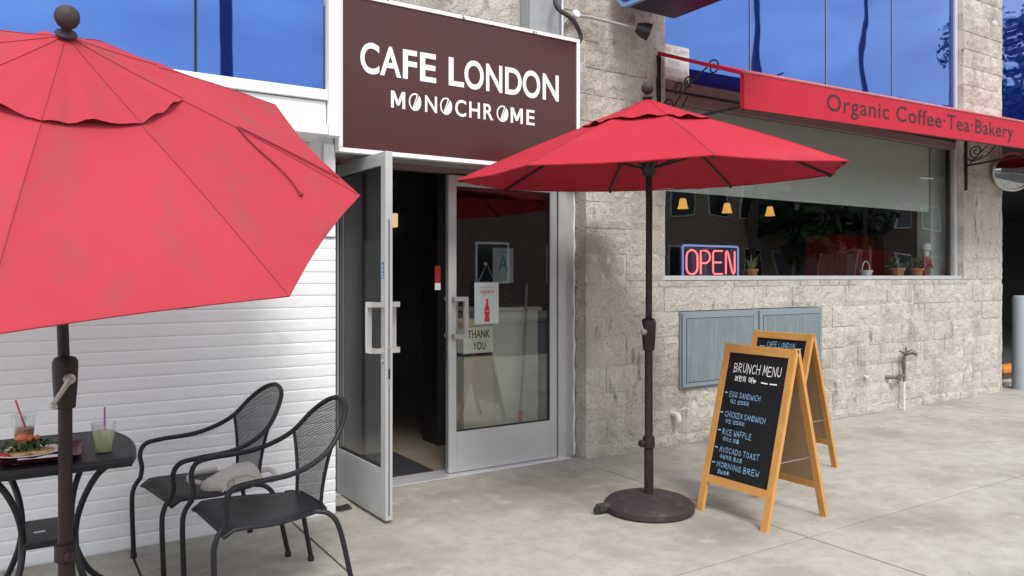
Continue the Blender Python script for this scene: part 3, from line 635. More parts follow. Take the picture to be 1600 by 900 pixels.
# neon OPEN
ne = thing('neon_sign', 'lit neon OPEN sign with pink letters and blue border on the window ledge', 'sign', (5.215, 4.83, 1.3745))
nw, nh = .70, .285
def rrp(x0, x1, z0, z1, r, y, n=5):
    out = []
    for cx, cz, a in ((x1 - r, z0 + r, -90), (x1 - r, z1 - r, 0), (x0 + r, z1 - r, 90), (x0 + r, z0 + r, 180)):
        out += [Vector((cx + r * cos(R(a + 90 * k / n)), y, cz + r * sin(R(a + 90 * k / n)))) for k in range(n + 1)]
    return out
MB().box((-nw / 2 - .01, .02, .0), (nw / 2 + .01, .035, nh + .02), .004).build('backboard', 'sign_navy', ne)
MB().tube(rrp(-nw / 2, nw / 2, .012, nh + .005, .02, 0), .0085, 8, closed=True).build('border_tube', 'neon_blue', ne, smooth=True)
def npt(x, z): return Vector((-nw / 2 + .035 + x * (nw - .07), -.004, .04 + z * (nh - .075)))
lt = MB()
lt.tube(rrp(-nw / 2 + .040, -nw / 2 + .175, .04, .25, .062, -.004), .0085, 8, closed=True)
def ntube(P): lt.tube(P, .0085, 8)
X0 = -nw / 2
ntube([Vector((X0 + .215, -.004, .04)), Vector((X0 + .215, -.004, .248))] + [Vector((X0 + .275 + .055 * sin(R(a)), -.004, .193 + .055 * cos(R(a)))) for a in range(0, 181, 20)] + [Vector((X0 + .222, -.004, .138))])
ntube([Vector((X0 + .49, -.004, .042)), Vector((X0 + .385, -.004, .042)), Vector((X0 + .37, -.004, .06)), Vector((X0 + .37, -.004, .23)), Vector((X0 + .385, -.004, .248)), Vector((X0 + .49, -.004, .248))]); ntube([Vector((X0 + .378, -.004, .145)), Vector((X0 + .475, -.004, .145))])
ntube([Vector((X0 + .535, -.004, .04)), Vector((X0 + .535, -.004, .235)), Vector((X0 + .548, -.004, .248)), Vector((X0 + .562, -.004, .235)), Vector((X0 + .618, -.004, .06)), Vector((X0 + .635, -.004, .042)), Vector((X0 + .65, -.004, .06)), Vector((X0 + .65, -.004, .25))])
lt.build('letter_tubes', 'neon_pink', ne, smooth=True)
def ledge(u, Y=4.86): p = ony(u, 430, Y); return (p.x, Y, 1.3745)
potted('potted_plant', 'spiky pale green plant in a terracotta pot beside the neon sign', ledge(1174), .060, 'spiky', rr, 'leaf_light')
potted('potted_plant', 'low dark plant in a terracotta pot on the window ledge near the basket', ledge(1402), .075, 'bushy', rr)
potted('potted_plant', 'low dark plant in a terracotta pot beside the red figurine', ledge(1432), .075, 'bushy', rr)
for u, lab in ((1209, 'tiny white dish on the window ledge beside the spiky plant'), (1239, 'tiny white dish alone on the window ledge below the blind'), (1338, 'tiny white dish beside the small white basket'), (1368, 'tiny white dish between the basket and a terracotta pot')):
    MB().lathe([(.001, 0), (.03, 0), (.042, .022), (.036, .022), (.026, .008), (.001, .008)], ledge(u), 16).build('dish', 'white_china', smooth=True, label=lab, category='dish')
bk = thing('white_basket', 'small white basket with an arched handle on the window ledge', 'basket', ledge(1353))
MB().lathe([(.001, 0), (.045, 0), (.07, .085), (.064, .085), (.04, .01), (.001, .01)], (0, 0, 0), 18).build('bowl', 'white_china', bk, smooth=True); MB().tube([(-.067 * cos(R(a)), 0, .08 + .10 * sin(R(a))) for a in range(0, 181, 15)], .005, 6).build('handle', 'white_china', bk, smooth=True)
fg = thing('figurine', 'red figurine with fluffy white hat standing on the window ledge', 'figurine', ledge(1447, 4.90))
MB().lathe([(.001, 0), (.05, 0), (.055, .02), (.030, .03), (.028, .12), (.055, .13), (.06, .19), (.048, .23), (.02, .245), (.001, .246)], (0, 0, 0), 16).build('body', 'red_lacquer', fg, smooth=True)
MB().lathe([(.001, .247), (.028, .25), (.034, .28), (.028, .31), (.001, .312)], (0, 0, 0), 14).build('head', 'cream', fg, smooth=True)
MB().lathe([(.03, .305), (.055, .32), (.062, .35), (.05, .39), (.025, .405), (.001, .408)], (0, 0, 0), 16).build('hat', 'white_china', fg, smooth=True)
for s in (-1, 1): MB().tube([(s * .05, 0, .22), (s * .075, -.01, .16), (s * .06, -.04, .12)], [.016, .014, .012], 8).build('arm', 'red_lacquer', fg, smooth=True)
rc_ = thing('red_cabinet', 'tall glossy red cabinet standing inside behind the shop window', 'cabinet', ((px(1315, 5.9) + px(1362, 5.9)) / 2, 5.9, .016)); MB().box((-.36, 0, 0), (.36, .5, 1.90), .01).build('body', 'red_lacquer', rc_); MB().box((-.34, -.012, .05), (-.005, -.001, 1.86)).build('door', 'red_lacquer', rc_); MB().box((.005, -.012, .05), (.34, -.001, 1.86)).build('door', 'red_lacquer', rc_)
bn = thing('red_bench', 'dark red padded bench inside behind the terracotta pots', 'bench', (px(1405, 5.45), 5.30, .016)); MB().box((-.45, 0, 0), (.42, .5, .46), .03).build('seat', 'red_lacquer', bn); MB().box((-.45, .38, .461), (.42, .5, 1.72), .04).build('backrest', 'red_lacquer', bn)
MB().box((4.55, 4.88, 1.3745), (4.60, 4.96, 1.62), .004).build('menu_holder', 'white_china', label='small white card holder at the corner of the window ledge', category='card holder')
fn = thing('fire_notice', 'white paper notice reading FIRE ALARM PANEL on the blue window corner', 'sign', (4.655, 4.706, 3.0))
MB().box((-.165, 0, .0), (.160, .003, .325)).build('sheet', 'notice_paper', fn)
for i, (s_, a, b) in enumerate((('FIRE  ALARM', -.14, .14), ('PANEL', -.075, .055), ('LOCATED  IN', -.14, .14), ('GUARD  ROOM', -.145, .15))): c = MB(); z_ = (.262, .165, .095, .028)[i]; put_text(c, s_, lambda x, z: Vector((x, -.001, z)), a, b, z_, z_ + .036, -.0); c.build('lettering', 'notice_ink', fn)

# ---------------------------------------------------------------- awning
AY = 3.75; AX0, AX1 = 4.387, 11.2  # right end lengthened out of view to cover sky reflected in the glass
def az(x, z): return z + (x - AX0) * .0205
aw = thing('awning', 'red fabric awning with dark lettering over the shop window', 'awning', (AX0, 4.64, 2.6))
def ap(x, y, z): return Vector((x - AX0, y - 4.64, az(x, z) - 2.6))
def quadbox(P, nrm):
    P = [Vector(p) for p in P]; nrm = Vector(nrm); return MB().add(P + [p + nrm for p in P], [(0, 1, 2, 3), (7, 6, 5, 4), (0, 4, 5, 1), (1, 5, 6, 2), (2, 6, 7, 3), (3, 7, 4, 0)])
quadbox([ap(AX0, AY, 2.595), ap(AX1, AY, 2.595), ap(AX1, AY, 2.846), ap(AX0, AY, 2.846)], (0, .012, 0)).build('valance', 'awning_red', aw)
quadbox([ap(AX0, AY + .014, 2.852), ap(AX1, AY + .014, 2.852), Vector((AX1 - AX0, -.03, 3.29 - 2.6)), Vector((0, -.03, 3.19 - 2.6))], (0, 0, .006)).build('canopy', 'awning_red', aw)
MB().tube([ap(AX0, AY + .006, 2.861), ap(AX1, AY + .006, 2.861)], .013, 8).build('front_tube', 'awning_edge', aw, smooth=True)
MB().box(ap(AX0 - .004, AY + .013, 2.60), ap(AX0 + .022, AY + .035, 2.84)).build('corner_post', 'awning_red', aw)
quadbox([Vector((-.012, -.02, 3.185 - 2.6)), Vector((.012, -.02, 3.185 - 2.6)), ap(AX0 + .012, AY + .02, 2.838), ap(AX0 - .012, AY + .02, 2.838)], (0, 0, .030)).build('side_rail', 'awning_red', aw)
MB().tube([ap(AX0 + .01, AY + .025, 2.60), ap(AX1 - .01, AY + .025, 2.60)], .009, 6).build('bottom_tube', 'iron', aw)
def spiral(c, r0, r1, turns, a0, n=30, sgn=1): return [Vector((0, c[0] + (r0 + (r1 - r0) * k / n) * cos(a0 + sgn * turns * 2 * pi * k / n), c[1] + (r0 + (r1 - r0) * k / n) * sin(a0 + sgn * turns * 2 * pi * k / n))) for k in range(n + 1)]
for bxx in (0.0, px(1507, 4.64) - AX0):
    w = bxx; dz = .0205 * w + (-.02 if w else .02)
    b_ = MB(); off = Vector((w, 0, dz))
    b_.box((w - .012, -.030, -.30 + dz), (w + .012, .0, .585))
    b_.tube([Vector((w, -.02, -.02 + dz)), Vector((w, -.82, .03 + dz))] if w else [Vector((w, -.02, .02)), Vector((w, -.86, .015))], .010, 6)
    b_.tube([p + off for p in bez([(0, -.02, .05), (0, -.12, .03), (0, -.24, .07), (0, -.34, .17)], 8)], .007, 6)
    b_.tube([p + off for p in bez([(0, -.06, -.0), (0, -.30, .22), (0, -.55, .36)], 6)], .007, 6)
    for cy, cz, r0, tn, a0 in ((-.13, .13, .085, 1.7, -2.6), (-.235, .255, .052, 1.5, -1.0), (-.345, .285, .05, 1.5, -2.2), (-.60, .335, .06, 1.4, .8)):
        b_.tube([p + off for p in spiral((cy, cz), r0, .012, tn, a0)], .0065, 6)
    b_.build('scroll_bracket', 'iron', aw, smooth=True)
c = MB()
put_text(c, 'Organic Coffee·Tea·Bakery', lambda x, z: ap(x, AY - .002, z), px(1292, AY), px(1583, AY), 2.632, 2.806, .006, 1.10)
c.build('lettering', 'awning_text', aw)

# round mirror at the garage entrance
cm = thing('convex_mirror', 'round traffic mirror with silver rim mounted beside the garage opening', 'mirror', (10.05, 4.5, 2.62))
ax_ = Vector((-.62, -.75, -.10)).normalized()
MB().lathe([(.001, .035), (.13, .028), (.205, .005)], (-.20, -.05, 0), 30, ax_).build('mirror_face', 'mirror_face', cm, smooth=True)
MB().lathe([(.21, -.06), (.228, -.05), (.23, .01), (.208, .015), (.206, -.04)], (-.20, -.05, 0), 30, ax_).build('rim', 'steel', cm, smooth=True)
MB().lathe([(.001, -.075), (.12, -.07), (.205, -.045), (.205, -.03)], (-.20, -.05, 0), 24, ax_).build('back_shell', 'lamp_dark', cm, smooth=True); MB().tube([(-.17, -.01, 0), (-.10, .15, 0)], .02, 8).build('arm', 'iron', cm)

# ---------------------------------------------------------------- utilities on the block wall
ca = thing('utility_cabinet', 'grey double-door metal utility cabinet set in the block wall', 'cabinet', (5.555, 4.62, .465))
MB().box((-.935, -.004, -.002), (.93, .05, .637)).build('surround', 'cabinet_frame', ca)
for x0, x1 in ((-.922, -.016), (.03, .917)):
    d_ = MB().box((x0, -.022, .012), (x1, -.005, .624), .003).build('door', 'cabinet_frame', ca)
    MB().box((x0 + .045, -.025, .052), (x1 - .045, -.0225, .578), .001).build('door_panel', 'cabinet_grey', d_)
    g_ = MB()
    for a, b in (((x0 + .040, .047), (x1 - .040, .051)), ((x0 + .040, .579), (x1 - .040, .583)), ((x0 + .040, .0515), (x0 + .044, .5785)), ((x1 - .044, .0515), (x1 - .040, .5785))): g_.box((a[0], -.0235, a[1]), (b[0], -.0222, b[1]))
    g_.build('panel_groove', 'dark_gap', d_)
MB().lathe([(.001, 0), (.010, 0), (.010, .010), (.001, .012)], (-.045, -.022, .32), 10, (0, -1, 0)).build('latch', 'steel', ca)
pe = MB().tube([(4.551, 4.66, .268), (4.551, 4.60, .268), (4.551, 4.578, .262), (4.551, 4.566, .245), (4.551, 4.563, .215)], [.024, .024, .025, .025, .024], 14).build('drain_elbow', 'pvc', smooth=True, label='short white plastic pipe elbow low on the block wall', category='pipe')
hb = thing('hose_bib', 'weathered brass hose tap on a riser pipe against the block wall', 'tap', (7.80, 4.57, 0))
MB().tube([(0, 0, -.005), (0, 0, .30)], .013, 8).build('riser_pipe', 'pvc', hb, smooth=True); MB().tube([(0, 0, .30), (.0, 0, .36), (.0, 0, .56)], [.013, .015, .017], 10).build('valve_body', 'brass', hb, smooth=True)
MB().tube([(.03, -.03, .595), (-.03, -.03, .60), (-.15, -.04, .625)], [.02, .012, .008], 8).tube([(.0, 0, .58), (.06, -.05, .61), (.09, -.09, .585)], [.022, .026, .022], 10).tube([(0, -.02, .60), (0, -.02, .66)], .009, 8).build('tap_head', 'brass', hb, smooth=True)
MB().tube([(-.24, .09, .355), (-.16, -.02, .355), (-.05, -.01, .36), (0, 0, .37)], [.016, .02, .016, .016], 8).lathe([(.001, 0), (.035, 0), (.035, .012), (.001, .014)], (-.155, -.035, .355), 10, (0, -1, 0)).build('side_valve', 'brass', hb, smooth=True)
MB().tube([(7.20, 4.68, .385), (7.20, 4.60, .385)], .017, 10).build('pipe_stub', 'pvc', smooth=True, label='tiny white pipe stub in the block wall beside the hose tap', category='pipe')
bo = MB().lathe([(.001, 0), (.115, 0), (.115, 1.12), (.105, 1.145), (.08, 1.155), (.001, 1.158)], (10.51, 4.64, 0), 28).build('bollard', 'bollard_grey', smooth=True, label='grey cylindrical steel bollard at the garage entrance', category='bollard')

# ---------------------------------------------------------------- umbrellas
def frame_of(n):
    n = Vector(n).normalized(); a = (Vector((1, 0, 0)) - n * n.x).normalized(); return a, n.cross(a), n
def umbrella(label, base, apex, Rr, drop, ph, tilt, pole_top, cloth, crank_z, collar_z, crank_dir, cord=False):
    u = thing('market_umbrella', label, 'umbrella', (base[0], base[1], 0), 0)
    ap_ = Vector((apex[0] - base[0], apex[1] - base[1], apex[2])); a, b, n = frame_of((tilt[0], tilt[1], 1))
    # base
    MB().lathe([(.001, .003), (.255, .003), (.268, .012), (.268, .040), (.245, .062), (.175, .085), (.07, .098), (.045, .105), (.001, .105)], (.03, .03, 0), 44).build('base', 'base_brown', u, smooth=True)
    MB().box((-.285, .10, .012), (-.205, .15, .058), .008).build('wheel_bracket', 'base_brown', u, smooth=True); MB().lathe([(.001, -.012), (.02, -.012), (.022, 0), (.02, .012), (.001, .012)], (-.29, .125, .027), 14, (0, 1, 0)).build('wheel', 'rubber', u, smooth=True)
    MB().tube([(.02, .02, .10), (0, 0, collar_z + .01)], .0275, 16).build('base_tube', 'pole_brown', u, smooth=True)
    piv = ap_ - n * .56
    MB().tube([Vector((0, 0, .30)), Vector((0, 0, crank_z - .03))], .0235, 16).build('pole', 'pole_brown', u, smooth=True)
    up = [Vector((0, 0, crank_z - .02)), Vector((piv.x * .98, piv.y * .98, piv.z)), ap_ + n * .01]
    MB().tube(up, .0195, 16).build('upper_pole', 'pole_brown', u, smooth=True)
    col_ = MB().lathe([(.0285, -.035), (.036, -.03), (.036, .03), (.0285, .035)], (0, 0, collar_z), 20).build('collar', 'pole_brown', u, smooth=True)
    cdv = Vector((cos(crank_dir), sin(crank_dir), 0)); side = Vector((-cdv.y, cdv.x, 0))
    MB().tube([Vector((0, 0, collar_z)) + cdv * .03, Vector((0, 0, collar_z)) + cdv * .06, Vector((0, 0, collar_z - .004)) + cdv * .062], [.010, .010, .010], 10).lathe([(.001, 0), (.020, 0), (.023, .012), (.018, .022), (.001, .024)], Vector((0, 0, collar_z)) + cdv * .055, 14, cdv).build('knob', 'pole_brown', col_, smooth=True)
    ck = MB().lathe([(.022, -.105), (.034, -.10), (.040, -.02), (.043, .05), (.042, .072), (.034, .085), (.021, .09)], (0, 0, crank_z + .06), 24).build('crank_housing', 'pole_brown', u, smooth=True)
    c0 = Vector((0, 0, crank_z + .07)) + cdv * .035
    h = MB().lathe([(.001, 0), (.020, 0), (.019, .018), (.010, .022), (.001, .022)], c0, 16, cdv)
    if cord: h.tube([c0 + cdv * .016, c0 + cdv * .02 - side * .03 + Vector((0, 0, -.045)), c0 + cdv * .025 - side * .062 + Vector((0, 0, -.088))], [.012, .009, .009], 8).tube([c0 + cdv * .025 - side * .062 + Vector((0, 0, -.088)), c0 + cdv * .06 - side * .064 + Vector((0, 0, -.089))], .010, 8)
    else: h.tube([c0 + cdv * .016, c0 + cdv * .024 - side * .02 + Vector((0, 0, .09))], [.008, .0055], 8).tube([c0 + cdv * .024 - side * .02 + Vector((0, 0, .09)), c0 + cdv * .03 - side * .06 + Vector((0, 0, .093))], .0065, 8)
    h.build('crank_handle', 'crank_metal', ck, smooth=True)
    K = [ph + k * pi / 4 for k in range(8)]
    rim = [ap_ - n * drop + (a * cos(k) + b * sin(k)) * Rr for k in K]
    # canopy: eight cloth panels stretched between the ribs, edge pulled in a little
    cv = MB(); NA, NR = 8, 10; wr = random.Random(int(Rr * 1000))
    for k in range(8):
        p0, p1 = rim[k] - ap_, rim[(k + 1) % 8] - ap_; pa, pb, pc = wr.uniform(0, 6), wr.uniform(0, 6), wr.uniform(.6, 1.4)
        def fn(s, r, p0=p0, p1=p1, pa=pa, pb=pb, pc=pc):
            q = p0.lerp(p1, s); e_ = sin(pi * s); rad = r * (1 - .022 * e_ * r ** 3)
            P = q * rad + n * (.018 * sin(pi * r) ) - n * (.020 * e_ * sin(pi * min(1, r * .9)))
            P += n * .006 * pc * e_ * r * (sin(9 * s + pa + 4 * r) + .6 * sin(17 * s * r + pb))
            P += n * (-.010 * e_ * max(0, r - .93) / .07)
            return ap_ + P
        cv.grid(fn, NA, NR)
    cme = cv.mesh('canopy', cloth); bm = bmesh.new(); bm.from_mesh(cme); bmesh.ops.remove_doubles(bm, verts=bm.verts, dist=.0008); bmesh.ops.recalc_face_normals(bm, faces=bm.faces); bm.to_mesh(cme); bm.free()
    for p in cme.polygons: p.use_smooth = True
    cme.set_sharp_from_angle(angle=R(9)); can = link('canopy', cme, u)
    sm = MB()
    for k in range(8):
        q = rim[k] - ap_; sm.tube([ap_ + q * r + n * (.018 * sin(pi * r) + .0015) for r in [i / 12 for i in range(1, 13)]], .0013, 4, caps=False)
    sm.build('seam', 'stitch', can)
    hem = MB(); pts = []
    for k in range(8):
        p0, p1 = rim[k] - ap_, rim[(k + 1) % 8] - ap_
        for i in range(8):
            s = i / 8; e_ = sin(pi * s); pts.append(ap_ + p0.lerp(p1, s) * (1 - .022 * e_) - n * (.020 * e_ * sin(pi * .9) + .010 * e_ + .001))
    hem.tube(pts, .004, 5, closed=True).build('hem', cloth, can, smooth=True)
    # vent cap with a wavy flounce
    vt = MB(); NV = 12
    for k in range(8):
        p0, p1 = rim[k] - ap_, rim[(k + 1) % 8] - ap_; pa = wr.uniform(0, 6)
        def fv(s, r, p0=p0, p1=p1, pa=pa):
            q = p0.lerp(p1, s); rr_ = .012 + .335 * r; w_ = sin(pi * s)
            P = q * rr_ + n * (.022 + .002 * r); P += n * (w_ * r ** 2 * (.010 * sin(2 * pi * s * 2 + pa) + .002)) + n * .003 * sin(6 * pi * s) * r ** 3 * w_
            return ap_ + P + n * .012 * (1 - r) ** 3
        vt.grid(fv, NV, 6)
    vme = vt.mesh('vent', cloth); bm = bmesh.new(); bm.from_mesh(vme); bmesh.ops.remove_doubles(bm, verts=bm.verts, dist=.0008); bmesh.ops.recalc_face_normals(bm, faces=bm.faces); bm.to_mesh(vme); bm.free()
    for p in vme.polygons: p.use_smooth = True
    vme.set_sharp_from_angle(angle=R(12)); vo = link('vent', vme, u)
    sm = MB()
    for k in range(8):
        q = rim[k] - ap_; sm.tube([ap_ + q * (.012 + .335 * r) + n * (.0235 + .002 * r + .012 * (1 - r) ** 3) for r in [i / 6 for i in range(7)]], .0012, 4, caps=False)
    sm.build('seam', 'stitch', vo)
    MB().lathe([(.030, 0), (.034, .008), (.029, .016), (.015, .022), (.016, .028), (.029, .038), (.037, .054), (.038, .066), (.034, .084), (.021, .098), (.001, .104)], ap_ + n * .032, 24, n).build('finial', 'base_brown', u, smooth=True)
    hub_z = .375 if not cord else .30; hubp = ap_ - n * hub_z
    MB().lathe([(.022, -.05), (.035, -.045), (.042, 0), (.05, .02), (.05, .045), (.024, .05)], hubp, 18, n).build('hub', 'rib_dark', u, smooth=True)
    MB().lathe([(.022, -.03), (.045, -.025), (.048, .01), (.024, .014)], ap_ - n * .02, 16, n).build('top_hub', 'rib_dark', u, smooth=True)
    for k in range(8):
        q = rim[k] - ap_
        ro = MB().tube([ap_ + q * r - n * (.014 - .018 * sin(pi * r)) for r in (.03, .25, .5, .75, .985)], .0075, 6).build('rib', 'rib_dark', u)
        MB().tube([hubp + (q - n * q.dot(n)).normalized() * .04, ap_ + q * .50 - n * .012], .0065, 6).build('strut', 'rib_dark', ro)
        MB().lathe([(.001, -.02), (.009, -.018), (.010, .0), (.001, .004)], ap_ + q * .985 - n * .014, 8, q.normalized()).build('rib_tip', 'rib_dark', ro)
    if cord:
        q = rim[2] - ap_; q2 = rim[1] - ap_; q0 = rim[0] - ap_
        def on(s, r): return ap_ + q2.lerp(q0, s) * r + n * (.018 * sin(pi * r) - .020 * sin(pi * s) * sin(pi * min(1, r * .9)) + .006)
        MB().tube(bez([on(.0, .53), on(.10, .60), on(.19, .72), on(.24, .78), on(.30, .83)], 6), .0035, 5).tube([on(.30, .83), on(.31, .838)], .008, 8).build('tie_cord', 'stitch', can)
        def on2(s, r): return ap_ + q2.lerp(q, s) * r + n * (.018 * sin(pi * r) - .020 * sin(pi * s) * sin(pi * min(1, r * .9)) + .008)
        MB().tube(bez([on2(.0, .53), on2(.06, .66), on2(.09, .80), on2(.10, .95)], 6), .0045, 5).build('tie_strap', 'stitch', can)
    return u
umbrella('red market umbrella standing upright on round base in front of block pillar', (3.165, 3.42), (3.148, 3.409, 2.413), 1.137, .43, 2.6497, (-.039, -.0215), None, 'cloth_red', 1.00, .415, R(188))
T1 = 2.84
p1 = ray(96, 500) * T1
umbrella('faded red market umbrella tilted forward over the mesh table by the white wall', (p1.x + .012, p1.y), (.144, 2.963, 2.165), 1.076, .368, 5.300, (.017, -.720), None, 'cloth_red_faded', .955, .385, R(-75), True)

# ---------------------------------------------------------------- table and chairs
TZ = .70
tb_ = thing('mesh_table', 'black metal mesh patio table with bowed end against the white wall', 'table', (.11, 3.63, 0))
def tp(x, y, z): return Vector((x - .11, y - 3.63, z))
def bow(s): return .060 * sin(pi * s) * (.55 + .45 * s)
poly = [(-.165, 3.31)] + [(.385 + .022 * (-s) + bow(s) * .9, 3.31 + .65 * s) for s in [i / 14 for i in range(15)]] + [(-.143, 3.96)] + [(-.143 - .022 * s - bow(1 - s) * .9, 3.96 - .65 * s) for s in [i / 14 for i in range(1, 14)]]
t_ = MB(); t_.prism(poly, lambda a, b, d: tp(a, b, d), TZ - .012, TZ - .002); t_.build('table_top', 'chair_metal', tb_)
ed = [tp(a, b, TZ - .014) for a, b in poly]
MB().tube(ed, .014, 8, closed=True).build('rim', 'chair_metal', tb_, smooth=True)
ap2 = MB(); n_ = len(poly)
ap2.add([tp(a, b, TZ - .016) for a, b in poly] + [tp(a, b, TZ - .036) for a, b in poly] + [tp(.11 + (a - .11) * .985, 3.635 + (b - 3.635) * .99, TZ - .016) for a, b in poly] + [tp(.11 + (a - .11) * .985, 3.635 + (b - 3.635) * .99, TZ - .036) for a, b in poly],
        [(k, (k + 1) % n_, n_ + (k + 1) % n_, n_ + k) for k in range(n_)] + [(2 * n_ + k, 3 * n_ + k, 3 * n_ + (k + 1) % n_, 2 * n_ + (k + 1) % n_) for k in range(n_)] + [(n_ + k, n_ + (k + 1) % n_, 3 * n_ + (k + 1) % n_, 3 * n_ + k) for k in range(n_)])
ap2.build('apron', 'chair_metal', tb_)
for sx, sgn in ((.0, 1), (0, -1)):
    for yy in (3.40, 3.87):
        xc = .115; X_ = lambda d: xc + sgn * d
        yi = 3.635 + (yy - 3.635) * .55
        MB().tube([tp(p.x, p.y, p.z) for p in bez([(X_(.215), yy, .675), (X_(.155), yy * .7 + yi * .3, .615), (X_(.105), yy * .4 + yi * .6, .50), (X_(.088), yi, .375), (X_(.105), yy * .4 + yi * .6, .25), (X_(.165), yy * .8 + yi * .2, .11), (X_(.275), yy, .012)], 6)], .0125, 10).build('leg', 'chair_metal', tb_, smooth=True)
sf = MB(); sf.box(tp(.03, 3.47, .355), tp(.20, 3.80, .380), .004); sf.build('shelf', 'chair_metal', tb_)
MB().box(tp(.065, 3.60, .3805), tp(.105, 3.618, .3815)).build('shelf_slot', 'white_mortar', tb_)

def chair_parts():
    """local: front is -x, seat width along y."""
    P = []
    # continuous hoop: front foot, arm, over the backrest, other arm, other front foot -> split in legs and hoop
    half = [(-.262, .235, .385), (-.250, .247, .44), (-.256, .258, .505), (-.228, .268, .552), (-.15, .273, .565), (.0, .268, .572), (.115, .250, .602), (.205, .222, .655), (.275, .180, .740), (.325, .105, .804), (.342, 0, .828)]
    hoop = bez(half + [(x, -y, z) for x, y, z in half[::-1][1:]], 8)
    P.append(('arm_hoop', MB().tube(hoop, .0115, 10), 'chair_metal'))
    for s in (1, -1):
        P.append(('leg', MB().tube(bez([(-.262, s * .235, .392), (-.290, s * .238, .345), (-.298, s * .240, .27), (-.290, s * .242, .02)], 7), .0115, 10).lathe([(.001, 0), (.015, 0), (.016, .018), (.012, .026)], (-.290, s * .242, .0), 12), 'chair_metal'))
        P.append(('leg', MB().tube(bez([(.150, s * .175, .372), (.205, s * .205, .355), (.245, s * .225, .28), (.300, s * .240, .02)], 7), .0115, 10).lathe([(.001, 0), (.015, 0), (.016, .018), (.012, .026)], (.300, s * .240, 0), 12), 'chair_metal'))
        P.append(('back_upright', MB().tube(bez([(.190, s * .140, .378), (.196, s * .150, .47), (.202, s * .180, .57), (.207, s * .221, .656)], 6), .0085, 8), 'chair_metal'))
    def seat(u, v, dz=0):
        x = -.255 + .46 * u; w = .232 + .012 * sin(pi * u) - .075 * max(0, u - .45) / .55
        y = (v - .5) * 2 * w; z = .396 - .014 * u - .018 * sin(pi * u) * (1 - (2 * v - 1) ** 2 * .7) - (.03 * (max(0, .12 - u) / .12) ** 2) - .010 * (max(0, abs(2 * v - 1) - .85) / .15)
        return (x, y, z + dz)
    m = MB().grid(lambda u, v: seat(u, v), 16, 14); q = MB().grid(lambda u, v: seat(u, 1 - v, -.006), 16, 14); m.add(q.v, q.f)
    P.append(('seat', m, 'chair_metal'))
    rimp = [seat(u / 12, 0, -.004) for u in range(13)] + [seat(1, v / 8, -.004) for v in range(1, 9)] + [seat(1 - u / 12, 1, -.004) for u in range(1, 13)] + [seat(0, 1 - v / 8, -.004) for v in range(1, 8)]
    P.append(('seat_rim', MB().tube(rimp, .0085, 8, closed=True), 'chair_metal'))
    # fan shaped mesh backrest inside the hoop
    up_side = bez([(.190, .140, .380), (.196, .150, .47), (.202, .180, .57), (.207, .221, .656), (.275, .180, .740), (.325, .105, .804), (.342, 0.001, .828)], 8)
    def back(u, v):
        k = v * (len(up_side) - 1); i = min(int(k), len(up_side) - 2); p = up_side[i].lerp(up_side[i + 1], k - i); t = 2 * u - 1
        bul = .035 * (1 - t * t) * sin(pi * min(1, v * .95))
        return (p.x + bul, p.y * t, p.z + .0)
    P.append(('mesh_back', MB().grid(back, 16, 30, lambda u, v: (back(u, v)[1], back(u, v)[2])), 'chair_mesh'))
    return P
CP = chair_parts(); CME = [(n, m.mesh(n, mt, smooth=True)) for n, m, mt in CP]
for lab, loc, rz in (('black mesh armchair with a grey cloth bag on its seat by the white wall', (.82, 4.05, 0), R(8)),
                     ('black mesh armchair with an empty seat near the open glass door', (.945, 3.475, 0), R(4))):
    ch = thing('mesh_chair', lab, 'chair', loc, rz, 'patio armchairs by the white wall')
    for n, me in CME: link(n, me, ch)
# bag on the rear chair
bg_ = thing('cloth_bag', 'soft grey cloth bag with metal clasp lying on the mesh chair seat', 'bag', (.90, 3.925, .372))
bm = bmesh.new(); bmesh.ops.create_icosphere(bm, subdivisions=4, radius=1)
from mathutils import noise
for v in bm.verts:
    p = v.co.copy(); d = 1 + .10 * noise.noise(p * 1.7) + .05 * noise.noise(p * 4)
    x, y, z = p.x * .150 * d, p.y * .090 * d, p.z * .082 * d
    z = max(z, -.030); z += .012 * sin(x * 18) + .018
    v.co = Vector((x, y + .02 * sin(x * 9), max(z, .002) + .010 * noise.noise(Vector((x * 22, y * 22, 3)))))
me = bpy.data.meshes.new('body'); bm.to_mesh(me); bm.free(); me.materials.append(MATS['bag_cloth'])
for p in me.polygons: p.use_smooth = True
link('body', me, bg_)
MB().tube(bez([(-.15, -.02, .04), (-.20, .0, .055), (-.17, .06, .07), (-.06, .07, .075)], 8), .012, 8).build('strap', 'bag_cloth', bg_, smooth=True)
MB().tube(bez([(.13, .02, .05), (.18, .0, .055), (.20, -.03, .03), (.17, -.06, .014)], 8), .013, 8).build('strap', 'bag_cloth', bg_, smooth=True)
MB().tube([(-.03 + .016 * cos(a), -.098, .040 + .016 * sin(a)) for a in [k * pi / 8 for k in range(16)]], .003, 6, closed=True).tube([(-.045, -.10, .028), (-.075, -.105, .0)], .005, 6).build('clasp', 'steel', bg_, smooth=True)
MB().tube(bez([(-.055, -.085, .03), (-.02, -.092, .062), (.04, -.085, .068), (.10, -.07, .045)], 8), .004, 6).build('seam_fold', 'bag_cloth', bg_, smooth=True)

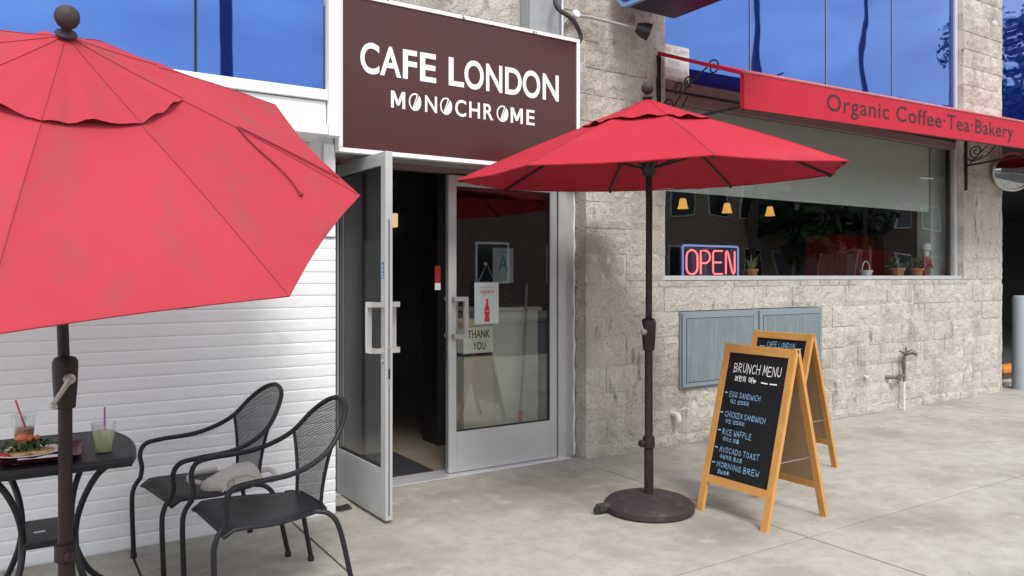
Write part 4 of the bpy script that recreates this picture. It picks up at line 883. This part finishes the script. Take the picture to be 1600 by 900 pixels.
# ---------------------------------------------------------------- food on the table
ty = thing('food_tray', 'dark red plastic tray on the mesh table', 'tray', (.088, 3.505, TZ + .001), R(-5))
def tray_fn(u, v):
    x, y = (u - .5) * .27, (v - .5) * .29; e_ = max(abs(2 * u - 1), abs(2 * v - 1)); f = max(0, (e_ - .86) / .14)
    return (x * (1 + .03 * f), y * (1 + .04 * f), .004 + .020 * f)
a_ = MB().grid(tray_fn, 28, 28); b_ = MB().grid(lambda u, v: tuple(Vector(tray_fn(1 - u, v)) - Vector((0, 0, .004))), 28, 28); a_.add(b_.v, b_.f); a_.build('tray_body', 'tray', ty, smooth=True)
plx, ply = .045, 3.55; pz = TZ + .0052
MB().lathe([(.001, 0), (.075, 0), (.118, .014), (.116, .017), (.07, .004), (.001, .004)], (plx, ply, pz), 30).build('plate', 'white_china', smooth=True, label='round pale plate on the dark red tray under the open sandwich', category='plate')
sn = thing('open_sandwich', 'open sandwich with green leaves and salmon on the pale plate', 'food', (plx, ply, pz + .0045))
rr = random.Random(11)
for dx, dy in ((-.035, -.02), (.045, -.012), (0, .035)):
    b_ = MB()
    prof = [(.001, 0), (.042, .0), (.046, .006), (.044, .014), (.001, .018)]
    b_.lathe(prof, (dx, dy, 0), 18); 
    b_.build('bread', 'bread', sn, smooth=True)
lf = MB()
for _ in range(150):
    a = rr.uniform(0, 2 * pi); r_ = rr.uniform(0, .085); p = Vector((r_ * cos(a) * 1.1, r_ * sin(a) * .8, .018 + rr.uniform(0, .030))); t = Vector((rr.gauss(0, 1), rr.gauss(0, 1), rr.gauss(0, .5))).normalized(); s = t.cross(Vector((rr.gauss(0, .4), rr.gauss(0, .4), 1))).normalized()
    l2 = rr.uniform(.018, .034); lf.add([p - t * l2 * .5, p + s * l2 * .35 + Vector((0, 0, .004)), p + t * l2 * .5, p - s * l2 * .35 - Vector((0, 0, .003))], [(0, 1, 2, 3)])
lf.build('lettuce', 'lettuce', sn)
for k in range(13):
    a = rr.uniform(0, 2 * pi); r_ = rr.uniform(0, .055); p = Vector((r_ * cos(a), r_ * sin(a) * .8, .050 + rr.uniform(0, .012))); t = Vector((rr.gauss(0, 1), rr.gauss(0, .6), rr.gauss(0, .25))).normalized()
    MB().tube([p - t * .022, p + Vector((0, 0, .006)), p + t * .022], [.005, .010, .005], 7).build('salmon_strip', 'salmon', sn, smooth=True)
for dx, dy in ((-.085, -.045), (-.072, -.06)): MB().lathe([(.001, 0), (.014, .002), (.016, .01), (.009, .018), (.001, .02)], (dx, dy, .0), 10).build('tomato_piece', 'tomato', sn, smooth=True)
npk = MB().grid(lambda u, v: (.080 + (u - .5) * .17 + v * .02, 3.405 + (v - .5) * .055 + u * .022, TZ + .0075 + .006 * abs(sin(5 * u + 2 * v)) + .004 * sin(9 * v)), 20, 8); q = MB().grid(lambda u, v: (.080 + (.5 - u) * .17 + v * .02, 3.405 + (v - .5) * .055 + (1 - u) * .022, TZ + .0055), 20, 8); npk.add(q.v, q.f)
npk.build('paper_napkin', 'paper', smooth=True, label='folded white paper napkin along the edge of the red tray', category='napkin')
def cup(label, loc, h, liquid, level, straw, stm, ice):
    c_ = thing('plastic_cup', label, 'cup', loc); r0, r1 = .030, .0445
    MB().lathe([(.001, 0), (r0, 0), (r1, h), (r1 + .003, h + .001), (r1 + .003, h + .004), (r1 - .0012, h + .004), (r0 - .001, .003), (.001, .003)], (0, 0, 0), 28).build('cup_wall', 'cup_plastic', c_, smooth=True)
    MB().lathe([(.001, .0035), (r0 - .0018, .0035), (r0 + (r1 - r0) * level - .0018, h * level), (.001, h * level)], (0, 0, 0), 28).build('drink', liquid, c_, smooth=True)
    MB().tube(straw, .0034, 8).build('straw', stm, c_, smooth=True)
    MB().tube([((r1 + .002) * cos(a), (r1 + .002) * sin(a), h + .003) for a in [k * pi / 14 for k in range(28)]], .0022, 6, closed=True).build('lip', 'cup_plastic', c_, smooth=True)
cup('clear plastic cup of pale green limeade with a purple straw on the mesh table', (.300, 3.475, TZ - .0015), .112, 'limeade', .74, [(.004, .0, .045), (.004, 0, .178)], 'straw_purple', True)
cup('clear plastic cup of milky coffee with a red straw behind the sandwich', (.035, 3.77, TZ - .0015), .125, 'coffee', .60, [(.012, 0, .05), (-.030, .01, .19)], 'straw_red', False)

# ---------------------------------------------------------------- chalkboard A-frames
STROKES = {
 'A': [[(0, 0), (.5, 1), (1, 0)], [(.2, .38), (.8, .38)]], 'B': [[(0, 0), (0, 1), (.7, .9), (.75, .65), (.1, .52), (.9, .4), (.85, .1), (0, 0)]], 'C': [[(.95, .85), (.5, 1), (.08, .6), (.1, .25), (.5, 0), (.95, .15)]],
 'D': [[(0, 0), (0, 1), (.7, .85), (.95, .5), (.7, .12), (0, 0)]], 'E': [[(.9, 1), (0, 1), (0, 0), (.95, 0)], [(0, .52), (.75, .52)]], 'F': [[(.9, 1), (0, 1), (0, 0)], [(0, .52), (.75, .52)]],
 'G': [[(.95, .85), (.5, 1), (.08, .6), (.1, .25), (.5, 0), (.92, .1), (.95, .45), (.55, .45)]], 'H': [[(0, 0), (0, 1)], [(.9, 0), (.95, 1)], [(0, .5), (.95, .53)]], 'I': [[(.5, 0), (.5, 1)]],
 'K': [[(0, 0), (0, 1)], [(.9, 1), (.05, .5), (.95, 0)]], 'L': [[(0, 1), (0, 0), (.85, .02)]], 'M': [[(0, 0), (.08, 1), (.5, .3), (.92, 1), (1, 0)]], 'N': [[(0, 0), (.05, 1), (.9, 0), (.95, 1)]],
 'O': [[(.5, 1), (.08, .7), (.08, .3), (.5, 0), (.92, .3), (.92, .7), (.5, 1)]], 'R': [[(0, 0), (0, 1), (.8, .88), (.8, .62), (.05, .5), (.95, 0)]], 'S': [[(.9, .88), (.5, 1), (.12, .8), (.3, .56), (.8, .4), (.85, .12), (.4, 0), (.05, .12)]],
 'T': [[(0, 1), (1, 1)], [(.5, 1), (.48, 0)]], 'U': [[(0, 1), (.05, .25), (.45, 0), (.85, .2), (.92, 1)]], 'V': [[(0, 1), (.5, 0), (1, 1)]], 'W': [[(0, 1), (.22, 0), (.5, .6), (.78, 0), (1, 1)]], '-': [[(0, .5), (1, .5)]], '_': [[(-.1, .05), (1.2, .05)]]}
JA = {'g': [[(.1, .9), (.9, .9), (.8, .1)]], 'n': [[(.1, .9), (.1, .1), (.9, .1)]], 'd': [[(.9, .9), (.1, .9), (.1, .1), (.9, .1)]], 'r': [[(.1, .95), (.9, .95), (.9, .5), (.1, .5), (.1, .05), (.9, .05)]], 'm': [[(.1, .1), (.1, .9), (.9, .9), (.9, .1), (.1, .1)]],
      'b': [[(.1, 1), (.1, .0), (.9, .0), (.9, 1)], [(.1, .5), (.9, .5)]], 's': [[(.5, 1), (.4, .5), (.05, 0)], [(.45, .6), (.95, 0)]], 'o': [[(.5, 1), (.1, .7), (.1, .3), (.5, 0), (.9, .3), (.9, .7), (.5, 1)]], 'c': [[(.3, 1), (.7, 1)], [(.1, .75), (.9, .75), (.1, 0)], [(.5, .45), (.95, 0)]],
      'k': [[(.1, .9), (.9, .9), (.8, .1)], [(.1, .5), (.85, .5)]], 't': [[(.9, .95), (.1, .95), (.1, .05), (.9, .05)], [(.1, .5), (.85, .5)]], 'p': [[(.05, .9), (.95, .9)], [(.3, .9), (.3, .1)], [(.7, .9), (.7, .1)], [(.05, .1), (.95, .1)]]}
VR = {'i': [[(.5, 0), (.5, 1)]], 'eo': [[(.7, 0), (.7, 1)], [(.1, .5), (.7, .5)]], 'a': [[(.4, 0), (.4, 1)], [(.4, .5), (.95, .5)]], 'e': [[(.55, 0), (.55, 1)], [(.1, .5), (.55, .5)], [(.95, 0), (.95, 1)]], 'ae': [[(.3, 0), (.3, 1)], [(.3, .5), (.9, .5)], [(.9, 0), (.9, 1)]]}
VB = {'eu': [[(0, .3), (1, .3)]], 'o': [[(0, .2), (1, .2)], [(.5, .2), (.5, 1)]], 'u': [[(0, .8), (1, .8)], [(.5, .8), (.5, 0)]], 'yu': [[(0, .8), (1, .8)], [(.3, .8), (.3, 0)], [(.7, .8), (.7, 0)]]}
def sylla(c, v, f=None):
    out = []; zb = .38 if f else 0
    def put(st, x0, x1, z0, z1):
        for s in st: out.append([(x0 + x * (x1 - x0), z0 + z * (z1 - z0)) for x, z in s])
    if v in VR: put(JA[c], 0, .55, zb + .1 * (1 - zb), 1); put(VR[v], .6, 1, zb, 1)
    elif v in VB: m_ = zb + (1 - zb) * .45; put(JA[c], .1, .9, m_ + .05, 1); put(VB[v], 0, 1, zb, m_)
    else: put(JA[c], 0, .55, .45, 1); put(VB['o' if v == 'wa' else 'u'], 0, .6, .05, .4); put(VR['a' if v == 'wa' else 'i'], .65, 1, 0, 1)
    if f: put(JA[f], .1, .95, 0, .33)
    return out
def chalk(mb, strokes, fn, x, z, w, h, th, rr, jit=1):
    for s in strokes:
        P = [(x + a * w + rr.uniform(-.04, .04) * w * jit, z + b * h + rr.uniform(-.03, .03) * h * jit) for a, b in s]
        for (a, b), (c_, d) in zip(P[:-1], P[1:]):
            dx, dz = c_ - a, d - b; l_ = math.hypot(dx, dz) or 1e-6; nx, nz = -dz / l_ * th / 2, dx / l_ * th / 2; ex, ez = dx / l_ * th * .4, dz / l_ * th * .4
            mb.add([fn(a - ex + nx, b - ez + nz), fn(a - ex - nx, b - ez - nz), fn(c_ + ex - nx, d + ez - nz), fn(c_ + ex + nx, d + ez + nz)], [(0, 1, 2, 3)])
def word(mb, s, fn, x0, x1, z, h, th, rr, slope=0):
    n_ = sum(.45 if ch in ' I' else 1 for ch in s); adv = (x1 - x0) / n_; x = x0
    for ch in s:
        k = .45 if ch in ' I' else 1
        if ch != ' ': chalk(mb, STROKES[ch], fn, x, z + (x - x0) * slope + rr.uniform(-.03, .03) * h, adv * k * .76, h * rr.uniform(.94, 1.05), th, rr)
        x += adv * k
def hangul(mb, syl, fn, x0, z, h, th, rr):
    x = x0
    for s in syl:
        if s: chalk(mb, sylla(*s), fn, x, z, h * 1.45, h, th, rr); x += h * 1.75
        else: x += h * .8
def aframe(label, y0, y1, xf, xb, H, menu):
    o = thing('chalkboard_sign', label, 'chalkboard', ((xf + xb) / 2, (y0 + y1) / 2, 0), 0, 'chalkboards on the sidewalk'); hw = (y1 - y0) / 2; hd = (xb - xf) / 2
    for side in (-1, 1):        # side -1: the face turned to the doors
        rr = random.Random(5 + side)
        top = Vector((side * .016, 0, H)); bot = Vector((side * hd, 0, 0)); ax = (top - bot); Ln = ax.length; ax.normalize(); nr = Vector((side * ax.z, 0, -side * ax.x)) * 1.0
        if nr.x * side < 0: nr = -nr
        def P(w, l, d): return bot + Vector((0, w, 0)) + ax * l + nr * d
        def bar(w0, w1, l0, l1, d0, d1):
            m = MB(); m.add([P(w, l, d) for d in (d0, d1) for (w, l) in ((w0, l0), (w1, l0), (w1, l1), (w0, l1))], [(0, 1, 2, 3), (7, 6, 5, 4), (0, 4, 5, 1), (1, 5, 6, 2), (2, 6, 7, 3), (3, 7, 4, 0)]); return m
        for a, b in ((-hw, -hw + .042), (hw - .042, hw)): bar(a, b, .0 if True else 0, Ln, -.024, 0).build('leg', 'wood', o)
        bar(-hw + .0425, hw - .0425, Ln - .052, Ln - .004, -.022, -.001).build('top_rail', 'wood', o); bar(-hw + .0425, hw - .0425, .175, .222, -.022, -.001).build('bottom_rail', 'wood', o)
        pn = bar(-hw + .0425, hw - .0425, .2225, Ln - .0525, -.014, -.008).build('board', 'chalkboard' if side == -1 else 'hardboard', o)
        bar(-hw + .0425, hw - .0425, .2225, Ln - .0525, -.018, -.0145).build('board_back', 'hardboard', o)
        if side == -1:
            l0, l1 = .2225, Ln - .0525; BW = 2 * hw - .085
            # reading direction on this face: from +y to -y
            def fn(x, z, BW=BW): return P(hw - .0425 - x * BW, l0 + z * (l1 - l0), -.0072)
            wt, bl = MB(), MB()
            if menu:
                word(wt, 'BRUNCH MENU', lambda x, z: fn(x, z), .12, .93, .845, .075, .0072, rr, -.0); wt.build('chalk_writing', 'chalk_white', pn); wt = MB(); hangul(wt, [('b', 'eu'), ('r', 'eo', 'n'), ('c', 'i'), None, ('m', 'e'), ('n', 'yu')], fn, .16, .775, .040, .0068, rr)
                chalk(wt, [[(0, 0), (.1, 0)], [(.14, 0), (.25, 0)]], fn, .62, .785, 1, 1, .010, rr, .05)
                rows = [('EGG SANDWICH', .12, .66, .640, [('o', 'e'), ('g', 'eu'), None, ('s', 'ae', 'n'), ('d', 'eu'), ('o', 'wi'), ('c', 'i')]), ('CHICKEN SANDWICH', .10, .80, .478, [('c', 'i'), ('k', 'i', 'n'), None, ('s', 'ae', 'n'), ('d', 'eu'), ('o', 'wi'), ('c', 'i')]),
                        ('RICE WAFFLE', .11, .62, .335, [('r', 'a'), ('o', 'i'), ('s', 'eu'), None, ('o', 'wa'), ('p', 'eu', 'r')]), ('AVOCADO TOAST', .11, .80, .195, [('o', 'a'), ('b', 'o'), ('k', 'a'), ('d', 'o'), None, ('t', 'o'), ('s', 'eu'), ('t', 'eu')]), ('MORNING BREW', .11, .84, .075, [('m', 'o'), ('n', 'i', 'o'), ('b', 'eu'), ('r', 'u')])]
                for s, a, b, z, hg in rows:
                    bl = MB(); word(bl, s, fn, a, b, z, .042, .0050, rr); hangul(bl, hg, fn, a + .03, z - .050, .030, .0042, rr); chalk(bl, [[(0, 0), (.045, 0)]], fn, a - .085, z + .028, 1, 1, .009, rr, .08); bl.build('chalk_writing', 'chalk_blue', pn)
            else:
                word(bl, 'CAFE LONDON', fn, .22, .80, .915, .050, .0065, rr); chalk(bl, [[(0, 0), (.10, 0)], [(.72, 0), (.84, 0)]], fn, .08, .918, 1, 1, .007, rr, .08); chalk(bl, [[(0, .04), (0, 0), (.05, 0)]], fn, .84, .84, 1, 1, .007, rr, .08)
            if wt.v: wt.build('chalk_writing', 'chalk_white', pn)
            if not menu: bl.build('chalk_writing', 'chalk_blue', pn)
    MB().tube([(-hd * .62, -hw + .03, H * .36), (hd * .62, -hw + .03, H * .36)], .004, 6).build('stay', 'steel', o)
    return o
aframe('wooden A-frame chalkboard with BRUNCH MENU beside the umbrella base', 2.79, 3.305, 3.44, 3.985, .985, True)
aframe('wooden A-frame chalkboard reading CAFE LONDON behind the brunch menu board', 3.465, 3.985, 4.50, 5.07, .985, False)

# ---------------------------------------------------------------- across the road (seen mirrored in the glass)
def building(label, x0, x1, y0, y1, h, gable, mt, nwin, rows):
    o = thing('street_building', label, 'building', ((x0 + x1) / 2, y1, 0)); hx = (x1 - x0) / 2
    MB().box((-hx, y0 - y1, -.3), (hx, 0, h)).build('wall', mt, o)
    if gable: MB().prism([(-hx - .4, h), (hx + .4, h), (0, h + gable)], lambda a, b, d: Vector((a, d, b)), y0 - y1, .4).build('roof', 'roof_dark', o)
    else: MB().box((-hx - .2, y0 - y1, h + .001), (hx + .2, .2, h + .5)).build('parapet', mt, o)
    for r_ in range(rows):
        for k in range(nwin):
            xc = -hx + (k + .5) * 2 * hx / nwin; z = 1.1 + r_ * 3.1; w = MB().box((xc - .75, .003, z), (xc + .75, .06, z + 1.6)).build('window', 'white_metal', o); MB().box((xc - .67, .0605, z + .08), (xc + .67, .075, z + 1.52)).build('pane', 'pane_dark', w)
building('tan two-storey building across the road mirrored in the shop window', 22, 33.8, -28, -16, 6.6, 0, 'plaster_tan', 5, 2)
building('gable-roofed house across the road mirrored in the blue glass', 34.5, 41.5, -28, -16.5, 8.4, 3.0, 'plaster_tan', 3, 2)
building('low dark brick building across the road mirrored in the door glass', -6, 20.5, -28, -16, 5.2, 0, 'dark_brick', 8, 1)
building('long dark brick building added past the gable-roofed house to cover mirrored sky', 43, 75, -30, -17, 7.0, 0, 'dark_brick', 9, 2)  # added to fill a bright strip of sky mirrored in the shop window
def tree(label, x, y, h, cr, seed, n=2600):
    rr = random.Random(seed); o = thing('street_tree', label, 'tree', (x, y, -.02)); t = MB(); t.tube(bez([(0, 0, 0), (.1, .05, h * .3), (-.1, .1, h * .55), (.05, 0, h * .8)], 5), [.24 - .010 * k for k in range(16)], 9)
    for k in range(7):
        a = k * 2.4; z = h * (.42 + .05 * k); t.tube([(0, 0, z), (cos(a) * cr * .5, sin(a) * cr * .5, z + cr * .4), (cos(a) * cr * .8, sin(a) * cr * .8, z + cr * .65)], [.09, .055, .02], 6)
    t.build('trunk', 'bark', o, smooth=True); lf = MB()
    cl = [(Vector((rr.gauss(0, .42) * cr, rr.gauss(0, .42) * cr, h * .72 + rr.gauss(0, .13) * h)), cr * rr.uniform(.22, .42)) for _ in range(24)]
    for _ in range(n):
        c_, r_ = rr.choice(cl); d = Vector((rr.gauss(0, 1), rr.gauss(0, 1), rr.gauss(0, .8))).normalized(); p = c_ + d * r_ * rr.uniform(.5, 1.05); t_ = Vector((rr.gauss(0, 1), rr.gauss(0, 1), rr.gauss(0, 1))).normalized(); s = t_.cross(d + Vector((.01, .02, .03))).normalized(); q = rr.uniform(.14, .30)
        lf.add([p - t_ * q, p + s * q * .6, p + t_ * q, p - s * q * .6], [(0, 1, 2, 3)])
    lf.build('crown', 'leaf', o)
tree('bushy street tree across the road in front of the tan building', 31.5, -14.2, 6.2, 2.2, 1); tree('taller street tree across the road beside the gable-roofed house', 36.6, -14.0, 7.4, 2.3, 2); tree('very tall street tree far along the road mirrored in the last blue window', 56, -15.5, 20, 5, 4, 4500)
for x, y, lab in ((26.6, -12.8, 'wooden utility pole across the road before the tan building'), (34.7, -12.8, 'wooden utility pole across the road before the gable-roofed house'), (4.6, -12.8, 'wooden utility pole across the road before the low dark brick building')):
    o = thing('utility_pole', lab, 'pole', (x, y, -.01)); MB().tube([(0, 0, 0), (0.05, 0, 20)], [.19, .13], 10).build('post', 'timber_pole', o, smooth=True); MB().tube([(.02, .1, 9.3), (.02, .5, 9.6), (.02, 1.5, 9.75)], [.05, .04, .035], 8).build('lamp_arm', 'timber_pole', o, smooth=True)
print('blocks', nblk)
